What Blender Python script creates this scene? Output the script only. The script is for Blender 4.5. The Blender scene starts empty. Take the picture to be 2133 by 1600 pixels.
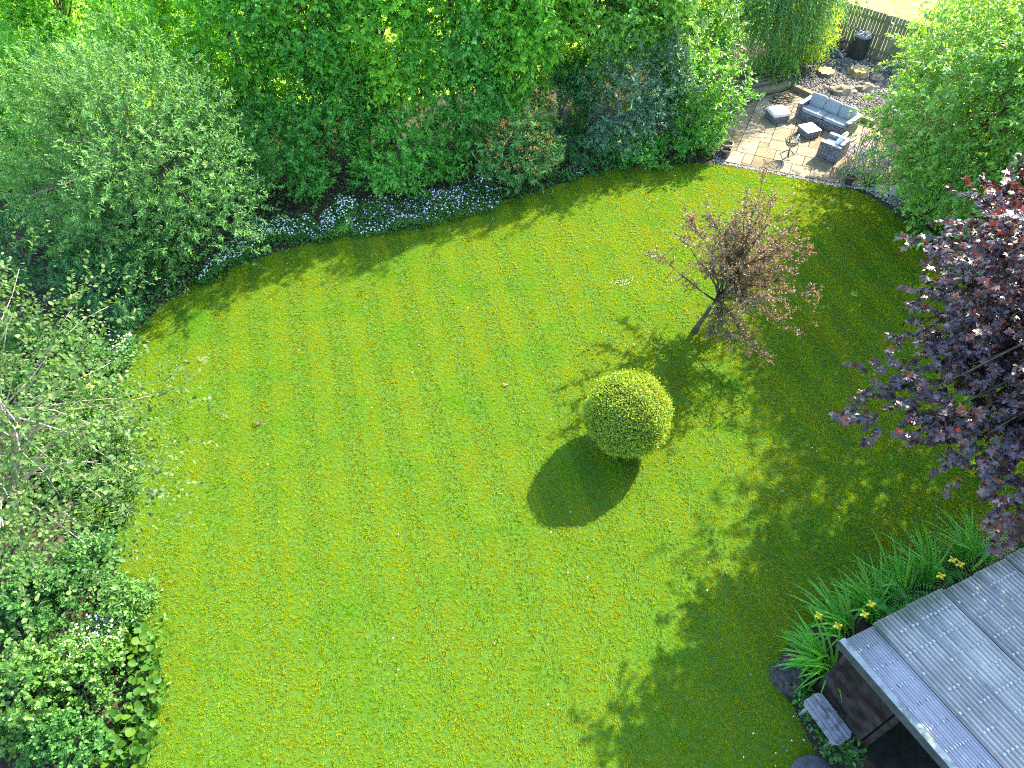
import bpy, bmesh, math, random
import numpy as np
from mathutils import Vector, Matrix, Quaternion

scene = bpy.context.scene
col = scene.collection
R = math.radians

# ------------------------------------------------------------------ camera, sky, sun, exposure
PITCH, CAM_H, FPX = R(49), 12.5, 1520.0          # looking 49 degrees down from a drone at 12.5 m
cam_d = bpy.data.cameras.new('camera')
cam_d.sensor_width = 36.0
cam_d.lens = FPX / 2133.0 * 36.0
cam_d.clip_end = 3000
cam = bpy.data.objects.new('camera', cam_d)
cam.location = (0, 0, CAM_H)
cam.rotation_euler = (math.pi / 2 - PITCH, 0, 0)
col.objects.link(cam)
scene.camera = cam

SUN_AZ, SUN_EL = R(43.8), R(38.5)                # azimuth from +Y towards +X
world = bpy.data.worlds.new('World')
scene.world = world
world.use_nodes = True
wn = world.node_tree
for n in list(wn.nodes): wn.nodes.remove(n)
sky = wn.nodes.new('ShaderNodeTexSky')
sky.sky_type = 'NISHITA'
sky.sun_disc = False
sky.sun_elevation = SUN_EL
sky.sun_rotation = SUN_AZ
sky.ozone_density = 2.0
bg = wn.nodes.new('ShaderNodeBackground')
bg.inputs['Strength'].default_value = 0.15
wo = wn.nodes.new('ShaderNodeOutputWorld')
wn.links.new(sky.outputs[0], bg.inputs['Color'])
wn.links.new(bg.outputs[0], wo.inputs['Surface'])

sun_d = bpy.data.lights.new('sun', 'SUN')
sun_d.energy = 3.4
sun_d.angle = R(0.53)
sun_d.color = (1.0, 0.89, 0.66)
sun = bpy.data.objects.new('sun', sun_d)
TO_SUN = Vector((math.sin(SUN_AZ) * math.cos(SUN_EL), math.cos(SUN_AZ) * math.cos(SUN_EL), math.sin(SUN_EL)))
sun.rotation_euler = (-TO_SUN).to_track_quat('-Z', 'Y').to_euler()
sun.location = TO_SUN * 60
col.objects.link(sun)

vs = scene.view_settings
vs.view_transform = 'Standard'
vs.look = 'None'
vs.gamma = 1.0
vs.use_curve_mapping = False
vs.exposure = 2.75
cy = scene.cycles
cy.max_bounces = 6
cy.diffuse_bounces = 3
cy.glossy_bounces = 2
cy.transmission_bounces = 4
cy.transparent_max_bounces = 4
cy.sample_clamp_indirect = 6.0
cy.caustics_reflective = False
cy.caustics_refractive = False
cy.use_denoising = False
cy.use_adaptive_sampling = False
cy.filter_width = 1.05

# ------------------------------------------------------------------ helpers
FV = np.array([0, math.cos(PITCH), -math.sin(PITCH)])
UV = np.array([0, math.sin(PITCH), math.cos(PITCH)])
XV = np.array([1.0, 0, 0])


def ground_at(x, y, z=0.0):
    """the point at height z seen at photograph pixel x, y"""
    r = FV + (x - 1066.5) / FPX * XV - (y - 800) / FPX * UV
    t = (z - CAM_H) / r[2]
    return np.array([r[0] * t, r[1] * t, z])


def depth_at(x, y, d):
    r = FV + (x - 1066.5) / FPX * XV - (y - 800) / FPX * UV
    return np.array([0, 0, CAM_H]) + r * d


def tag(o, label=None, cat=None, group=None, kind=None):
    if label: o['label'] = label
    if cat: o['category'] = cat
    if group: o['group'] = group
    if kind: o['kind'] = kind
    return o


def empty(name, loc, rz=0.0):
    o = bpy.data.objects.new(name, None)
    o.empty_display_size = 0.2
    o.location = loc
    o.rotation_euler = (0, 0, rz)
    col.objects.link(o)
    return o


def link(name, me, mat=None, parent=None, loc=None, rz=None):
    o = bpy.data.objects.new(name, me)
    if mat is not None and not me.materials: me.materials.append(mat)
    col.objects.link(o)
    if parent is not None: o.parent = parent
    if loc is not None: o.location = loc
    if rz is not None: o.rotation_euler = (0, 0, rz)
    return o


def np_mesh(name, verts, tris, attrs=None, smooth=False):
    verts = np.asarray(verts, dtype=np.float32)
    tris = np.asarray(tris, dtype=np.int32)
    me = bpy.data.meshes.new(name)
    me.vertices.add(len(verts))
    me.vertices.foreach_set('co', verts.ravel())
    k = tris.shape[1]
    me.loops.add(tris.size)
    me.loops.foreach_set('vertex_index', tris.ravel())
    me.polygons.add(len(tris))
    me.polygons.foreach_set('loop_start', np.arange(0, tris.size, k, dtype=np.int32))
    if smooth:
        me.polygons.foreach_set('use_smooth', np.ones(len(tris), dtype=bool))
    for nm, arr in (attrs or {}).items():
        a = me.attributes.new(nm, 'FLOAT', 'POINT')
        a.data.foreach_set('value', np.asarray(arr, dtype=np.float32))
    me.update(calc_edges=True)
    me.validate()
    return me


def bm_mesh(name, bm, smooth=False):
    me = bpy.data.meshes.new(name)
    bmesh.ops.recalc_face_normals(bm, faces=bm.faces)
    bm.to_mesh(me)
    bm.free()
    if smooth:
        for p in me.polygons: p.use_smooth = True
    return me


def add_box(bm, c, s, m=None, bevel=0.0):
    r = bmesh.ops.create_cube(bm, size=1.0)
    vs_ = r['verts']
    for v in vs_:
        v.co = Vector((v.co.x * s[0], v.co.y * s[1], v.co.z * s[2]))
    if bevel > 0:
        ed = list({e for v in vs_ for e in v.link_edges})
        rb = bmesh.ops.bevel(bm, geom=ed, offset=bevel, segments=1, affect='EDGES')
        vs_ = list({v for f in rb['faces'] for v in f.verts} | {v for v in vs_ if v.is_valid})
    for v in vs_:
        p = v.co.copy()
        if m is not None: p = m @ p
        v.co = p + Vector(c)
    return vs_


def box_obj(name, c, s, mat, parent=None, bevel=0.004, m=None):
    bm = bmesh.new()
    add_box(bm, (0, 0, 0), s, m, bevel)
    return link(name, bm_mesh(name, bm), mat, parent, c)


def add_tube(bm, pts, rad, n=6, closed=False):
    pts = [Vector(p) for p in pts]
    if not hasattr(rad, '__len__'): rad = [rad] * len(pts)
    rings = []
    ref = Vector((0.31, 0.2, 0.93))
    N = len(pts)
    for i, p in enumerate(pts):
        a = pts[(i - 1) % N] if (closed or i > 0) else p
        b = pts[(i + 1) % N] if (closed or i < N - 1) else p
        d = (b - a).normalized()
        if abs(d.dot(ref)) > 0.97: ref = Vector((0.9, 0.3, 0.1))
        u = d.cross(ref).normalized()
        w = d.cross(u)
        rings.append([bm.verts.new(p + (u * math.cos(2 * math.pi * k / n) + w * math.sin(2 * math.pi * k / n)) * rad[i]) for k in range(n)])
    M = N if closed else N - 1
    for i in range(M):
        A, B = rings[i], rings[(i + 1) % N]
        for k in range(n):
            bm.faces.new((A[k], A[(k + 1) % n], B[(k + 1) % n], B[k]))
    if not closed:
        bm.faces.new(rings[0][::-1])
        bm.faces.new(rings[-1])


def add_lathe(bm, prof, n=24):
    rings = []
    for r, z in prof:
        rings.append([bm.verts.new((max(r, 1e-4) * math.cos(2 * math.pi * k / n), max(r, 1e-4) * math.sin(2 * math.pi * k / n), z)) for k in range(n)])
    for A, B in zip(rings, rings[1:]):
        for k in range(n):
            bm.faces.new((A[k], A[(k + 1) % n], B[(k + 1) % n], B[k]))


def poly_mesh(name, pts, z):
    bm = bmesh.new()
    vs_ = [bm.verts.new((p[0], p[1], z)) for p in pts]
    f = bm.faces.new(vs_)
    bmesh.ops.triangulate(bm, faces=[f])
    for f in bm.faces:
        f.normal_update()
        if f.normal.z < 0: f.normal_flip()
    me = bpy.data.meshes.new(name)
    bm.to_mesh(me)
    bm.free()
    return me


def smooth_poly(pts, n=6):
    out = []
    P = [np.array(p[:2], float) for p in pts]
    N = len(P)
    for i in range(N):
        a, b, c, d = P[(i - 1) % N], P[i], P[(i + 1) % N], P[(i + 2) % N]
        for k in range(n):
            t = k / n
            out.append(0.5 * ((2 * b) + (c - a) * t + (2 * a - 5 * b + 4 * c - d) * t * t + (3 * b - a - 3 * c + d) * t ** 3))
    return np.array(out)


def inside(poly, X, Y):
    x, y = poly[:, 0], poly[:, 1]
    x2, y2 = np.roll(x, -1), np.roll(y, -1)
    c = np.zeros(X.shape, bool)
    for i in range(len(poly)):
        cond = ((y[i] > Y) != (y2[i] > Y))
        with np.errstate(divide='ignore', invalid='ignore'):
            xi = (x2[i] - x[i]) * (Y - y[i]) / (y2[i] - y[i] + 1e-12) + x[i]
        c ^= cond & (X < xi)
    return c


def norm(v):
    return v / (np.linalg.norm(v, axis=-1, keepdims=True) + 1e-9)


# ------------------------------------------------------------------ materials
def new_mat(name):
    m = bpy.data.materials.new(name)
    m.use_nodes = True
    nt = m.node_tree
    for n in list(nt.nodes): nt.nodes.remove(n)
    out = nt.nodes.new('ShaderNodeOutputMaterial')
    return m, nt, out


def N(nt, kind, **kw):
    n = nt.nodes.new(kind)
    for k, v in kw.items():
        if k in n.inputs.keys() if hasattr(n.inputs, 'keys') else False:
            n.inputs[k].default_value = v
        else:
            setattr(n, k, v)
    return n


def mixc(nt, fac, a, b, blend='MIX'):
    n = nt.nodes.new('ShaderNodeMix')
    n.data_type = 'RGBA'
    n.blend_type = blend
    for sock, v in ((n.inputs[0], fac), (n.inputs[6], a), (n.inputs[7], b)):
        if isinstance(v, (int, float)): sock.default_value = v
        elif isinstance(v, tuple): sock.default_value = (*v, 1) if len(v) == 3 else v
        else: nt.links.new(v, sock)
    return n.outputs[2]


def maprange(nt, v, a, b, c, d):
    n = nt.nodes.new('ShaderNodeMapRange')
    nt.links.new(v, n.inputs[0])
    for i, x in enumerate((a, b, c, d)): n.inputs[i + 1].default_value = x
    return n.outputs[0]


def noise(nt, scale, detail=3.0, coord='world', rough=0.55, sc=None):
    n = nt.nodes.new('ShaderNodeTexNoise')
    n.inputs['Scale'].default_value = scale
    n.inputs['Detail'].default_value = detail
    n.inputs['Roughness'].default_value = rough
    if coord == 'world':
        c = nt.nodes.new('ShaderNodeNewGeometry').outputs['Position']
    else:
        c = nt.nodes.new('ShaderNodeTexCoord').outputs['Object']
    if sc:
        mp = nt.nodes.new('ShaderNodeMapping')
        mp.inputs['Scale'].default_value = sc
        nt.links.new(c, mp.inputs[0])
        c = mp.outputs[0]
    nt.links.new(c, n.inputs['Vector'])
    return n.outputs[0]


def leaf_mat(name, dark, light, young, trans=0.35, tcol=None, rough=0.42, spec=0.35, patch=None):
    m, nt, out = new_mat(name)
    g = nt.nodes.new('ShaderNodeNewGeometry')
    c = mixc(nt, g.outputs['Random Per Island'], dark, light)  # leaf-to-leaf tones; the wide spread in plants also paints glints and dark gaps
    a = nt.nodes.new('ShaderNodeAttribute')
    a.attribute_name = 'tone'
    c = mixc(nt, a.outputs['Fac'], c, young)
    if patch:
        nz = noise(nt, patch[1], 2.0)
        c = mixc(nt, maprange(nt, nz, 0.42, 0.62, 0, 1), c, patch[0])
    p = nt.nodes.new('ShaderNodeBsdfPrincipled')
    nt.links.new(c, p.inputs['Base Color'])
    p.inputs['Roughness'].default_value = rough
    p.inputs['Specular IOR Level'].default_value = spec
    t = nt.nodes.new('ShaderNodeBsdfTranslucent')
    tc = mixc(nt, 1.0, c, tcol or (1.6, 1.75, 0.45), 'MULTIPLY')
    nt.links.new(tc, t.inputs['Color'])
    mx = nt.nodes.new('ShaderNodeMixShader')
    mx.inputs[0].default_value = trans
    nt.links.new(p.outputs[0], mx.inputs[1])
    nt.links.new(t.outputs[0], mx.inputs[2])
    nt.links.new(mx.outputs[0], out.inputs['Surface'])
    return m


def solid_mat(name, c1, c2, scale=8.0, rough=0.8, spec=0.3, bump=0.0, bscale=40.0, coord='object', sc=None, rand=0.0, metal=0.0, c3=None, s3=2.0, detail=4.0):
    m, nt, out = new_mat(name)
    f = noise(nt, scale, detail, coord, 0.6, sc)
    c = mixc(nt, maprange(nt, f, 0.35, 0.65, 0, 1), c1, c2)
    if c3:
        f3 = noise(nt, s3, 3.0, 'world')
        c = mixc(nt, maprange(nt, f3, 0.5, 0.68, 0, 1), c, c3)
    if rand > 0:
        oi = nt.nodes.new('ShaderNodeObjectInfo')
        v = maprange(nt, oi.outputs['Random'], 0, 1, 1 - rand, 1 + rand)
        hv = nt.nodes.new('ShaderNodeHueSaturation')
        nt.links.new(v, hv.inputs['Value'])
        nt.links.new(maprange(nt, oi.outputs['Random'], 0, 1, 1.2, 0.8), hv.inputs['Saturation'])
        nt.links.new(c, hv.inputs['Color'])
        c = hv.outputs[0]
    p = nt.nodes.new('ShaderNodeBsdfPrincipled')
    nt.links.new(c, p.inputs['Base Color'])
    p.inputs['Roughness'].default_value = rough
    p.inputs['Specular IOR Level'].default_value = spec
    p.inputs['Metallic'].default_value = metal
    if bump > 0:
        b = nt.nodes.new('ShaderNodeBump')
        b.inputs['Strength'].default_value = bump
        b.inputs['Distance'].default_value = 0.01
        nt.links.new(noise(nt, bscale, 4.0, coord, 0.6, sc), b.inputs['Height'])
        nt.links.new(b.outputs[0], p.inputs['Normal'])
    nt.links.new(p.outputs[0], out.inputs['Surface'])
    return m


def island_mat(name, a, b, rough=0.8, spec=0.3, third=None):
    m, nt, out = new_mat(name)
    g = nt.nodes.new('ShaderNodeNewGeometry')
    r = nt.nodes.new('ShaderNodeValToRGB')
    els = r.color_ramp.elements
    els[0].color = (*a, 1)
    els[1].color = (*b, 1)
    if third:
        e = els.new(0.8)
        e.color = (*third, 1)
    nt.links.new(g.outputs['Random Per Island'], r.inputs[0])
    p = nt.nodes.new('ShaderNodeBsdfPrincipled')
    nt.links.new(r.outputs[0], p.inputs['Base Color'])
    p.inputs['Roughness'].default_value = rough
    p.inputs['Specular IOR Level'].default_value = spec
    nt.links.new(p.outputs[0], out.inputs['Surface'])
    return m


M = {}
# leaves
M['willow'] = leaf_mat('willow_leaf', (0.025, 0.095, 0.026), (0.108, 0.290, 0.082), (0.205, 0.399, 0.097), 0.32, (1.82, 1.60, 0.50), 0.5, 0.25)
M['hedge'] = leaf_mat('hedgerow_leaf', (0.028, 0.144, 0.018), (0.142, 0.483, 0.059), (0.292, 0.604, 0.056), 0.45, (2.46, 1.80, 0.35), 0.45, 0.25)
M['hedge2'] = leaf_mat('hedgerow_leaf_deep', (0.020, 0.116, 0.023), (0.107, 0.400, 0.070), (0.206, 0.504, 0.067), 0.42, (2.32, 1.80, 0.40), 0.45, 0.25)
M['laurel'] = leaf_mat('laurel_leaf', (0.025, 0.134, 0.020), (0.116, 0.442, 0.059), (0.292, 0.625, 0.056), 0.34, (2.32, 1.80, 0.35), 0.38, 0.35)
M['brightlaurel'] = leaf_mat('bright_laurel_leaf', (0.031, 0.138, 0.019), (0.145, 0.431, 0.059), (0.268, 0.511, 0.054), 0.36, (2.29, 1.70, 0.35), 0.35, 0.45)
M['dark'] = leaf_mat('dark_evergreen_leaf', (0.014, 0.071, 0.025), (0.069, 0.245, 0.073), (0.101, 0.274, 0.083), 0.28, (1.68, 1.70, 0.50), 0.5, 0.25)
M['grey'] = leaf_mat('grey_green_leaf', (0.036, 0.096, 0.051), (0.163, 0.312, 0.175), (0.253, 0.380, 0.218), 0.25, (1.30, 1.50, 0.60), 0.5, 0.25)
M['birch'] = leaf_mat('birch_leaf', (0.027, 0.100, 0.030), (0.120, 0.306, 0.094), (0.168, 0.365, 0.086), 0.34, (2.10, 1.70, 0.45), 0.45, 0.3)
M['yellow'] = leaf_mat('golden_leaf', (0.198, 0.360, 0.012), (0.405, 0.500, 0.012), (0.540, 0.600, 0.015), 0.45, (1.61, 1.35, 0.30), 0.45, 0.25)
M['right'] = leaf_mat('broad_tree_leaf', (0.033, 0.124, 0.029), (0.153, 0.400, 0.074), (0.277, 0.532, 0.071), 0.36, (2.46, 1.75, 0.40), 0.42, 0.35)
M['rhodo'] = leaf_mat('rhododendron_leaf', (0.028, 0.118, 0.028), (0.106, 0.316, 0.078), (0.230, 0.428, 0.108), 0.3, (1.68, 1.50, 0.50), 0.45, 0.3)
M['poplar'] = leaf_mat('pale_tree_leaf', (0.020, 0.064, 0.012), (0.066, 0.147, 0.028), (0.233, 0.286, 0.130), 0.32, (1.70, 1.60, 0.40), 0.6, 0.15)
M['maple'] = leaf_mat('purple_maple_leaf', (0.012, 0.010, 0.016), (0.028, 0.023, 0.036), (0.085, 0.024, 0.014), 0.18, (5.0, 1.8, 0.5), 0.36, 0.8)
M['crab'] = leaf_mat('purple_crab_apple_leaf', (0.075, 0.095, 0.045), (0.18, 0.17, 0.09), (0.38, 0.15, 0.14), 0.35, (1.5, 1.3, 0.7), 0.45, 0.35)
M['topiary'] = leaf_mat('clipped_box_leaf', (0.132, 0.239, 0.018), (0.238, 0.369, 0.032), (0.352, 0.479, 0.056), 0.32, (1.96, 1.40, 0.35), 0.48, 0.25)
M['fresh'] = leaf_mat('fresh_shrub_leaf', (0.029, 0.101, 0.019), (0.114, 0.284, 0.047), (0.194, 0.353, 0.067), 0.36, (2.24, 1.60, 0.35), 0.4, 0.4)
M['bergenia'] = leaf_mat('bergenia_leaf', (0.018, 0.076, 0.008), (0.034, 0.112, 0.010), (0.080, 0.160, 0.013), 0.32, (1.9, 1.7, 0.3), 0.5, 0.15)
M['iris'] = leaf_mat('iris_leaf', (0.075, 0.34, 0.045), (0.14, 0.45, 0.06), (0.20, 0.52, 0.06), 0.38, (1.8, 1.6, 0.4), 0.45, 0.25)
M['fern'] = leaf_mat('fern_leaf', (0.07, 0.32, 0.07), (0.12, 0.40, 0.08), (0.16, 0.44, 0.08), 0.35, (1.5, 1.6, 0.4), 0.5, 0.2)
M['border'] = leaf_mat('border_plant_leaf', (0.019, 0.085, 0.018), (0.071, 0.218, 0.039), (0.107, 0.248, 0.039), 0.3, (1.68, 1.60, 0.45), 0.48, 0.25)
M['grass'] = leaf_mat('lawn_grass', (0.195, 0.262, 0.002), (0.315, 0.350, 0.003), (0.32, 0.40, 0.05), 0.5, (1.75, 1.40, 0.3), 0.7, 0.0)
M['white_petal'] = island_mat('white_petal', (0.42, 0.50, 0.50), (0.70, 0.72, 0.72), 0.6)
M['purple_petal'] = island_mat('purple_petal', (0.34, 0.16, 0.50), (0.66, 0.54, 0.74), 0.6, third=(0.74, 0.68, 0.78))
M['pink_petal'] = island_mat('pink_petal', (0.62, 0.42, 0.58), (0.80, 0.74, 0.78), 0.6)
M['orange_petal'] = island_mat('orange_petal', (0.62, 0.20, 0.04), (0.75, 0.42, 0.12), 0.6)
M['yellow_petal'] = island_mat('yellow_petal', (0.75, 0.60, 0.02), (0.85, 0.72, 0.05), 0.5)
M['lavender'] = island_mat('lavender_petal', (0.13, 0.09, 0.20), (0.25, 0.19, 0.36), 0.7)
# wood, ground, stone
M['bark'] = solid_mat('bark', (0.10, 0.08, 0.055), (0.19, 0.16, 0.12), 9, 0.9, 0.2, 0.6, 30, sc=(1, 1, 0.25))
M['palebark'] = solid_mat('pale_bark', (0.24, 0.21, 0.15), (0.36, 0.32, 0.25), 9, 0.85, 0.2, 0.4, 30, sc=(1, 1, 0.3))
M['crabbark'] = solid_mat('crab_apple_bark', (0.05, 0.04, 0.03), (0.11, 0.09, 0.065), 12, 0.9, 0.2, 0.4, 40)
M['soil'] = solid_mat('bed_soil', (0.028, 0.022, 0.015), (0.07, 0.055, 0.04), 5, 0.95, 0.1, 0.8, 25, 'world')
M['field'] = solid_mat('field_grass', (0.11, 0.20, 0.012), (0.17, 0.25, 0.02), 1.1, 0.9, 0.1, 0.6, 20, 'world')
M['lawn'] = solid_mat('lawn_thatch', (0.034, 0.088, 0.006), (0.060, 0.128, 0.013), 14, 0.95, 0.1, 0.8, 60, 'world')
M['drygrass'] = solid_mat('dry_field', (0.15, 0.18, 0.05), (0.23, 0.20, 0.11), 3.5, 0.95, 0.1, 0.8, 14, 'world', c3=(0.13, 0.19, 0.03), s3=0.9)
M['slab'] = solid_mat('sandstone_slab', (0.165, 0.13, 0.078), (0.24, 0.195, 0.125), 5, 0.8, 0.2, 0.5, 60, 'world', rand=0.25, c3=(0.13, 0.12, 0.09), s3=1.6)
M['joint'] = solid_mat('joint_sand', (0.03, 0.025, 0.018), (0.06, 0.05, 0.035), 12, 0.95, 0.1, 0.5, 60, 'world')
M['gravelbase'] = solid_mat('gravel_ground', (0.045, 0.04, 0.034), (0.10, 0.085, 0.075), 20, 0.95, 0.1, 0.8, 60, 'world')
M['pebble'] = island_mat('gravel_stone', (0.04, 0.036, 0.036), (0.36, 0.34, 0.32), 0.85, 0.25, third=(0.22, 0.20, 0.18))
M['chip'] = island_mat('pale_chipping', (0.15, 0.14, 0.13), (0.42, 0.40, 0.37), 0.85, 0.3)
M['rock'] = solid_mat('limestone_rock', (0.15, 0.125, 0.08), (0.27, 0.23, 0.17), 6, 0.9, 0.2, 0.9, 18)
M['log_end'] = solid_mat('cut_log_wood', (0.24, 0.17, 0.07), (0.36, 0.28, 0.15), 4, 0.8, 0.2, 0.5, 25)
M['greyrock'] = solid_mat('dark_grey_rock', (0.045, 0.047, 0.052), (0.085, 0.087, 0.095), 6, 0.95, 0.1, 0.9, 20)
M['stump'] = solid_mat('weathered_stump', (0.022, 0.022, 0.023), (0.075, 0.072, 0.07), 12, 0.95, 0.1, 1.0, 26)
M['sleeper'] = solid_mat('weathered_sleeper', (0.17, 0.15, 0.10), (0.27, 0.24, 0.17), 10, 0.85, 0.2, 0.5, 40, sc=(0.15, 1, 1), rand=0.12)
M['fence'] = solid_mat('mossy_fence_wood', (0.16, 0.165, 0.11), (0.25, 0.245, 0.17), 7, 0.9, 0.1, 0.5, 40, sc=(1, 1, 0.15), rand=0.18, c3=(0.12, 0.17, 0.07), s3=1.4)
M['cushion'] = solid_mat('grey_cushion_fabric', (0.23, 0.26, 0.29), (0.28, 0.31, 0.34), 6, 0.9, 0.2, 0.3, 30)
M['whitetop'] = solid_mat('pale_cushion_fabric', (0.72, 0.73, 0.74), (0.78, 0.78, 0.78), 6, 0.85, 0.2, 0.2, 30)
M['glasstop'] = solid_mat('white_glass_top', (0.74, 0.76, 0.76), (0.78, 0.79, 0.79), 2, 0.18, 0.5)
M['wicker'] = island_mat('grey_wicker_strand', (0.10, 0.10, 0.115), (0.25, 0.25, 0.27), 0.5, 0.4)
M['wickercore'] = solid_mat('dark_wicker_core', (0.035, 0.033, 0.04), (0.06, 0.058, 0.065), 20, 0.7, 0.3)
M['wickertop'] = solid_mat('wicker_arm_top', (0.42, 0.42, 0.43), (0.52, 0.52, 0.53), 60, 0.5, 0.4, 0.5, 90)
M['iron'] = solid_mat('black_iron', (0.02, 0.02, 0.02), (0.05, 0.042, 0.035), 20, 0.55, 0.4, 0.2, 60)
M['plastic'] = solid_mat('black_plastic', (0.018, 0.02, 0.022), (0.03, 0.032, 0.034), 4, 0.45, 0.45)
M['lid'] = solid_mat('grey_bin_lid', (0.10, 0.11, 0.13), (0.17, 0.18, 0.20), 6, 0.5, 0.4)
M['strap'] = solid_mat('pale_strap', (0.6, 0.6, 0.62), (0.7, 0.7, 0.7), 6, 0.6, 0.3)
M['cardboard'] = solid_mat('weathered_board', (0.40, 0.33, 0.23), (0.50, 0.43, 0.32), 6, 0.8, 0.2)
M['terracotta'] = solid_mat('glazed_tan_pot', (0.25, 0.20, 0.12), (0.34, 0.28, 0.18), 6, 0.4, 0.5)
M['darkpot'] = solid_mat('dark_glazed_pot', (0.035, 0.03, 0.03), (0.07, 0.06, 0.055), 6, 0.4, 0.5)
M['greenpipe'] = solid_mat('green_pipe', (0.12, 0.20, 0.16), (0.18, 0.27, 0.22), 6, 0.5, 0.4)
M['brick'] = solid_mat('old_red_brick', (0.22, 0.11, 0.075), (0.32, 0.19, 0.13), 8, 0.9, 0.2, 0.6, 40)
M['paper'] = solid_mat('white_kindling', (0.68, 0.66, 0.62), (0.78, 0.77, 0.74), 6, 0.8, 0.2)
M['board'] = solid_mat('dark_stained_board', (0.012, 0.009, 0.008), (0.026, 0.021, 0.019), 6, 0.9, 0.08, 0.5, 40, sc=(0.12, 1, 1), rand=0.25, c3=(0.038, 0.032, 0.03), s3=3.0)
M['roof'] = solid_mat('corrugated_roof_sheet', (0.255, 0.272, 0.261), (0.357, 0.368, 0.355), 3.0, 0.5, 0.4, 0.1, 30, 'world', rand=0.12, c3=(0.11, 0.135, 0.12), s3=1.1)
M['clearroof'] = solid_mat('clear_corrugated_sheet', (0.232, 0.256, 0.288), (0.310, 0.341, 0.362), 4.0, 0.35, 0.5, 0.1, 30, 'world')
M['fascia'] = solid_mat('pale_verge_board', (0.180, 0.216, 0.204), (0.252, 0.288, 0.276), 6, 0.8, 0.2, 0.3, 40, 'world', c3=(0.10, 0.13, 0.11), s3=5)
M['gutter'] = solid_mat('dark_trim', (0.03, 0.035, 0.04), (0.055, 0.06, 0.07), 6, 0.5, 0.4)
M['grime'] = solid_mat('fixing_grime', (0.05, 0.055, 0.055), (0.09, 0.09, 0.085), 20, 0.9, 0.2)
M['cap'] = solid_mat('pale_fixing_cap', (0.30, 0.32, 0.29), (0.44, 0.45, 0.41), 20, 0.85, 0.15)
M['bench'] = solid_mat('weathered_bench_wood', (0.149, 0.149, 0.161), (0.230, 0.230, 0.241), 9, 0.9, 0.1, 0.5, 60, sc=(0.12, 1, 1), rand=0.12, c3=(0.085, 0.08, 0.085), s3=7)
M['concrete'] = solid_mat('dark_shed_floor', (0.012, 0.014, 0.010), (0.025, 0.028, 0.02), 6, 0.95, 0.05, 0.4, 30, 'world')
M['path'] = solid_mat('pale_path_stone', (0.28, 0.26, 0.23), (0.38, 0.36, 0.32), 8, 0.85, 0.2, 0.5, 40, 'world')
M['deadleaf'] = island_mat('dead_leaf', (0.12, 0.07, 0.03), (0.34, 0.26, 0.15), 0.9)

def roof_mat(name, c1, c2, dirt, moss, rand, rough=0.5):
    m, nt, out = new_mat(name)
    tc = nt.nodes.new('ShaderNodeTexCoord')
    rot = nt.nodes.new('ShaderNodeMapping')
    rot.inputs['Rotation'].default_value = (0, 0, R(63.0))
    nt.links.new(tc.outputs['Object'], rot.inputs[0])

    def nz(scale, sc, det=5.0):
        mp = nt.nodes.new('ShaderNodeMapping')
        mp.inputs['Scale'].default_value = sc
        nt.links.new(rot.outputs[0], mp.inputs[0])
        n = nt.nodes.new('ShaderNodeTexNoise')
        n.inputs['Scale'].default_value = scale
        n.inputs['Detail'].default_value = det
        n.inputs['Roughness'].default_value = 0.65
        nt.links.new(mp.outputs[0], n.inputs['Vector'])
        return n.outputs[0]
    c = mixc(nt, maprange(nt, nz(2.0, (1, 1, 1)), 0.35, 0.65, 0, 1), c1, c2)
    c = mixc(nt, maprange(nt, nz(1.6, (0.35, 9, 1)), 0.45, 0.72, 0, 0.75), c, dirt)
    c = mixc(nt, maprange(nt, nz(5.0, (1, 1, 1)), 0.60, 0.72, 0, 0.6), c, dirt)
    sx = nt.nodes.new('ShaderNodeSeparateXYZ')
    nt.links.new(rot.outputs[0], sx.inputs[0])
    ad = nt.nodes.new('ShaderNodeMath')
    ad.operation = 'MULTIPLY_ADD'
    nt.links.new(nz(2.2, (.6, 2.5, 1)), ad.inputs[0])
    ad.inputs[1].default_value = 1.6
    nt.links.new(maprange(nt, sx.outputs[0], -0.1, 0.9, 0.0, -1.0), ad.inputs[2])
    c = mixc(nt, maprange(nt, ad.outputs[0], 0.35, 0.75, 0, 0.8), c, moss)
    oi = nt.nodes.new('ShaderNodeObjectInfo')
    hv = nt.nodes.new('ShaderNodeHueSaturation')
    nt.links.new(maprange(nt, oi.outputs['Random'], 0, 1, 1 - rand, 1 + rand), hv.inputs['Value'])
    nt.links.new(c, hv.inputs['Color'])
    p = nt.nodes.new('ShaderNodeBsdfPrincipled')
    nt.links.new(hv.outputs[0], p.inputs['Base Color'])
    p.inputs['Roughness'].default_value = rough
    nt.links.new(p.outputs[0], out.inputs['Surface'])
    return m


M['roof'] = roof_mat('corrugated_roof_sheet', (0.30, 0.29, 0.255), (0.43, 0.41, 0.36), (0.13, 0.13, 0.115), (0.10, 0.13, 0.085), 0.14, 0.55)
M['clearroof'] = roof_mat('clear_corrugated_sheet', (0.28, 0.275, 0.29), (0.36, 0.355, 0.36), (0.14, 0.14, 0.15), (0.16, 0.18, 0.17), 0.0, 0.35)

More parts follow.
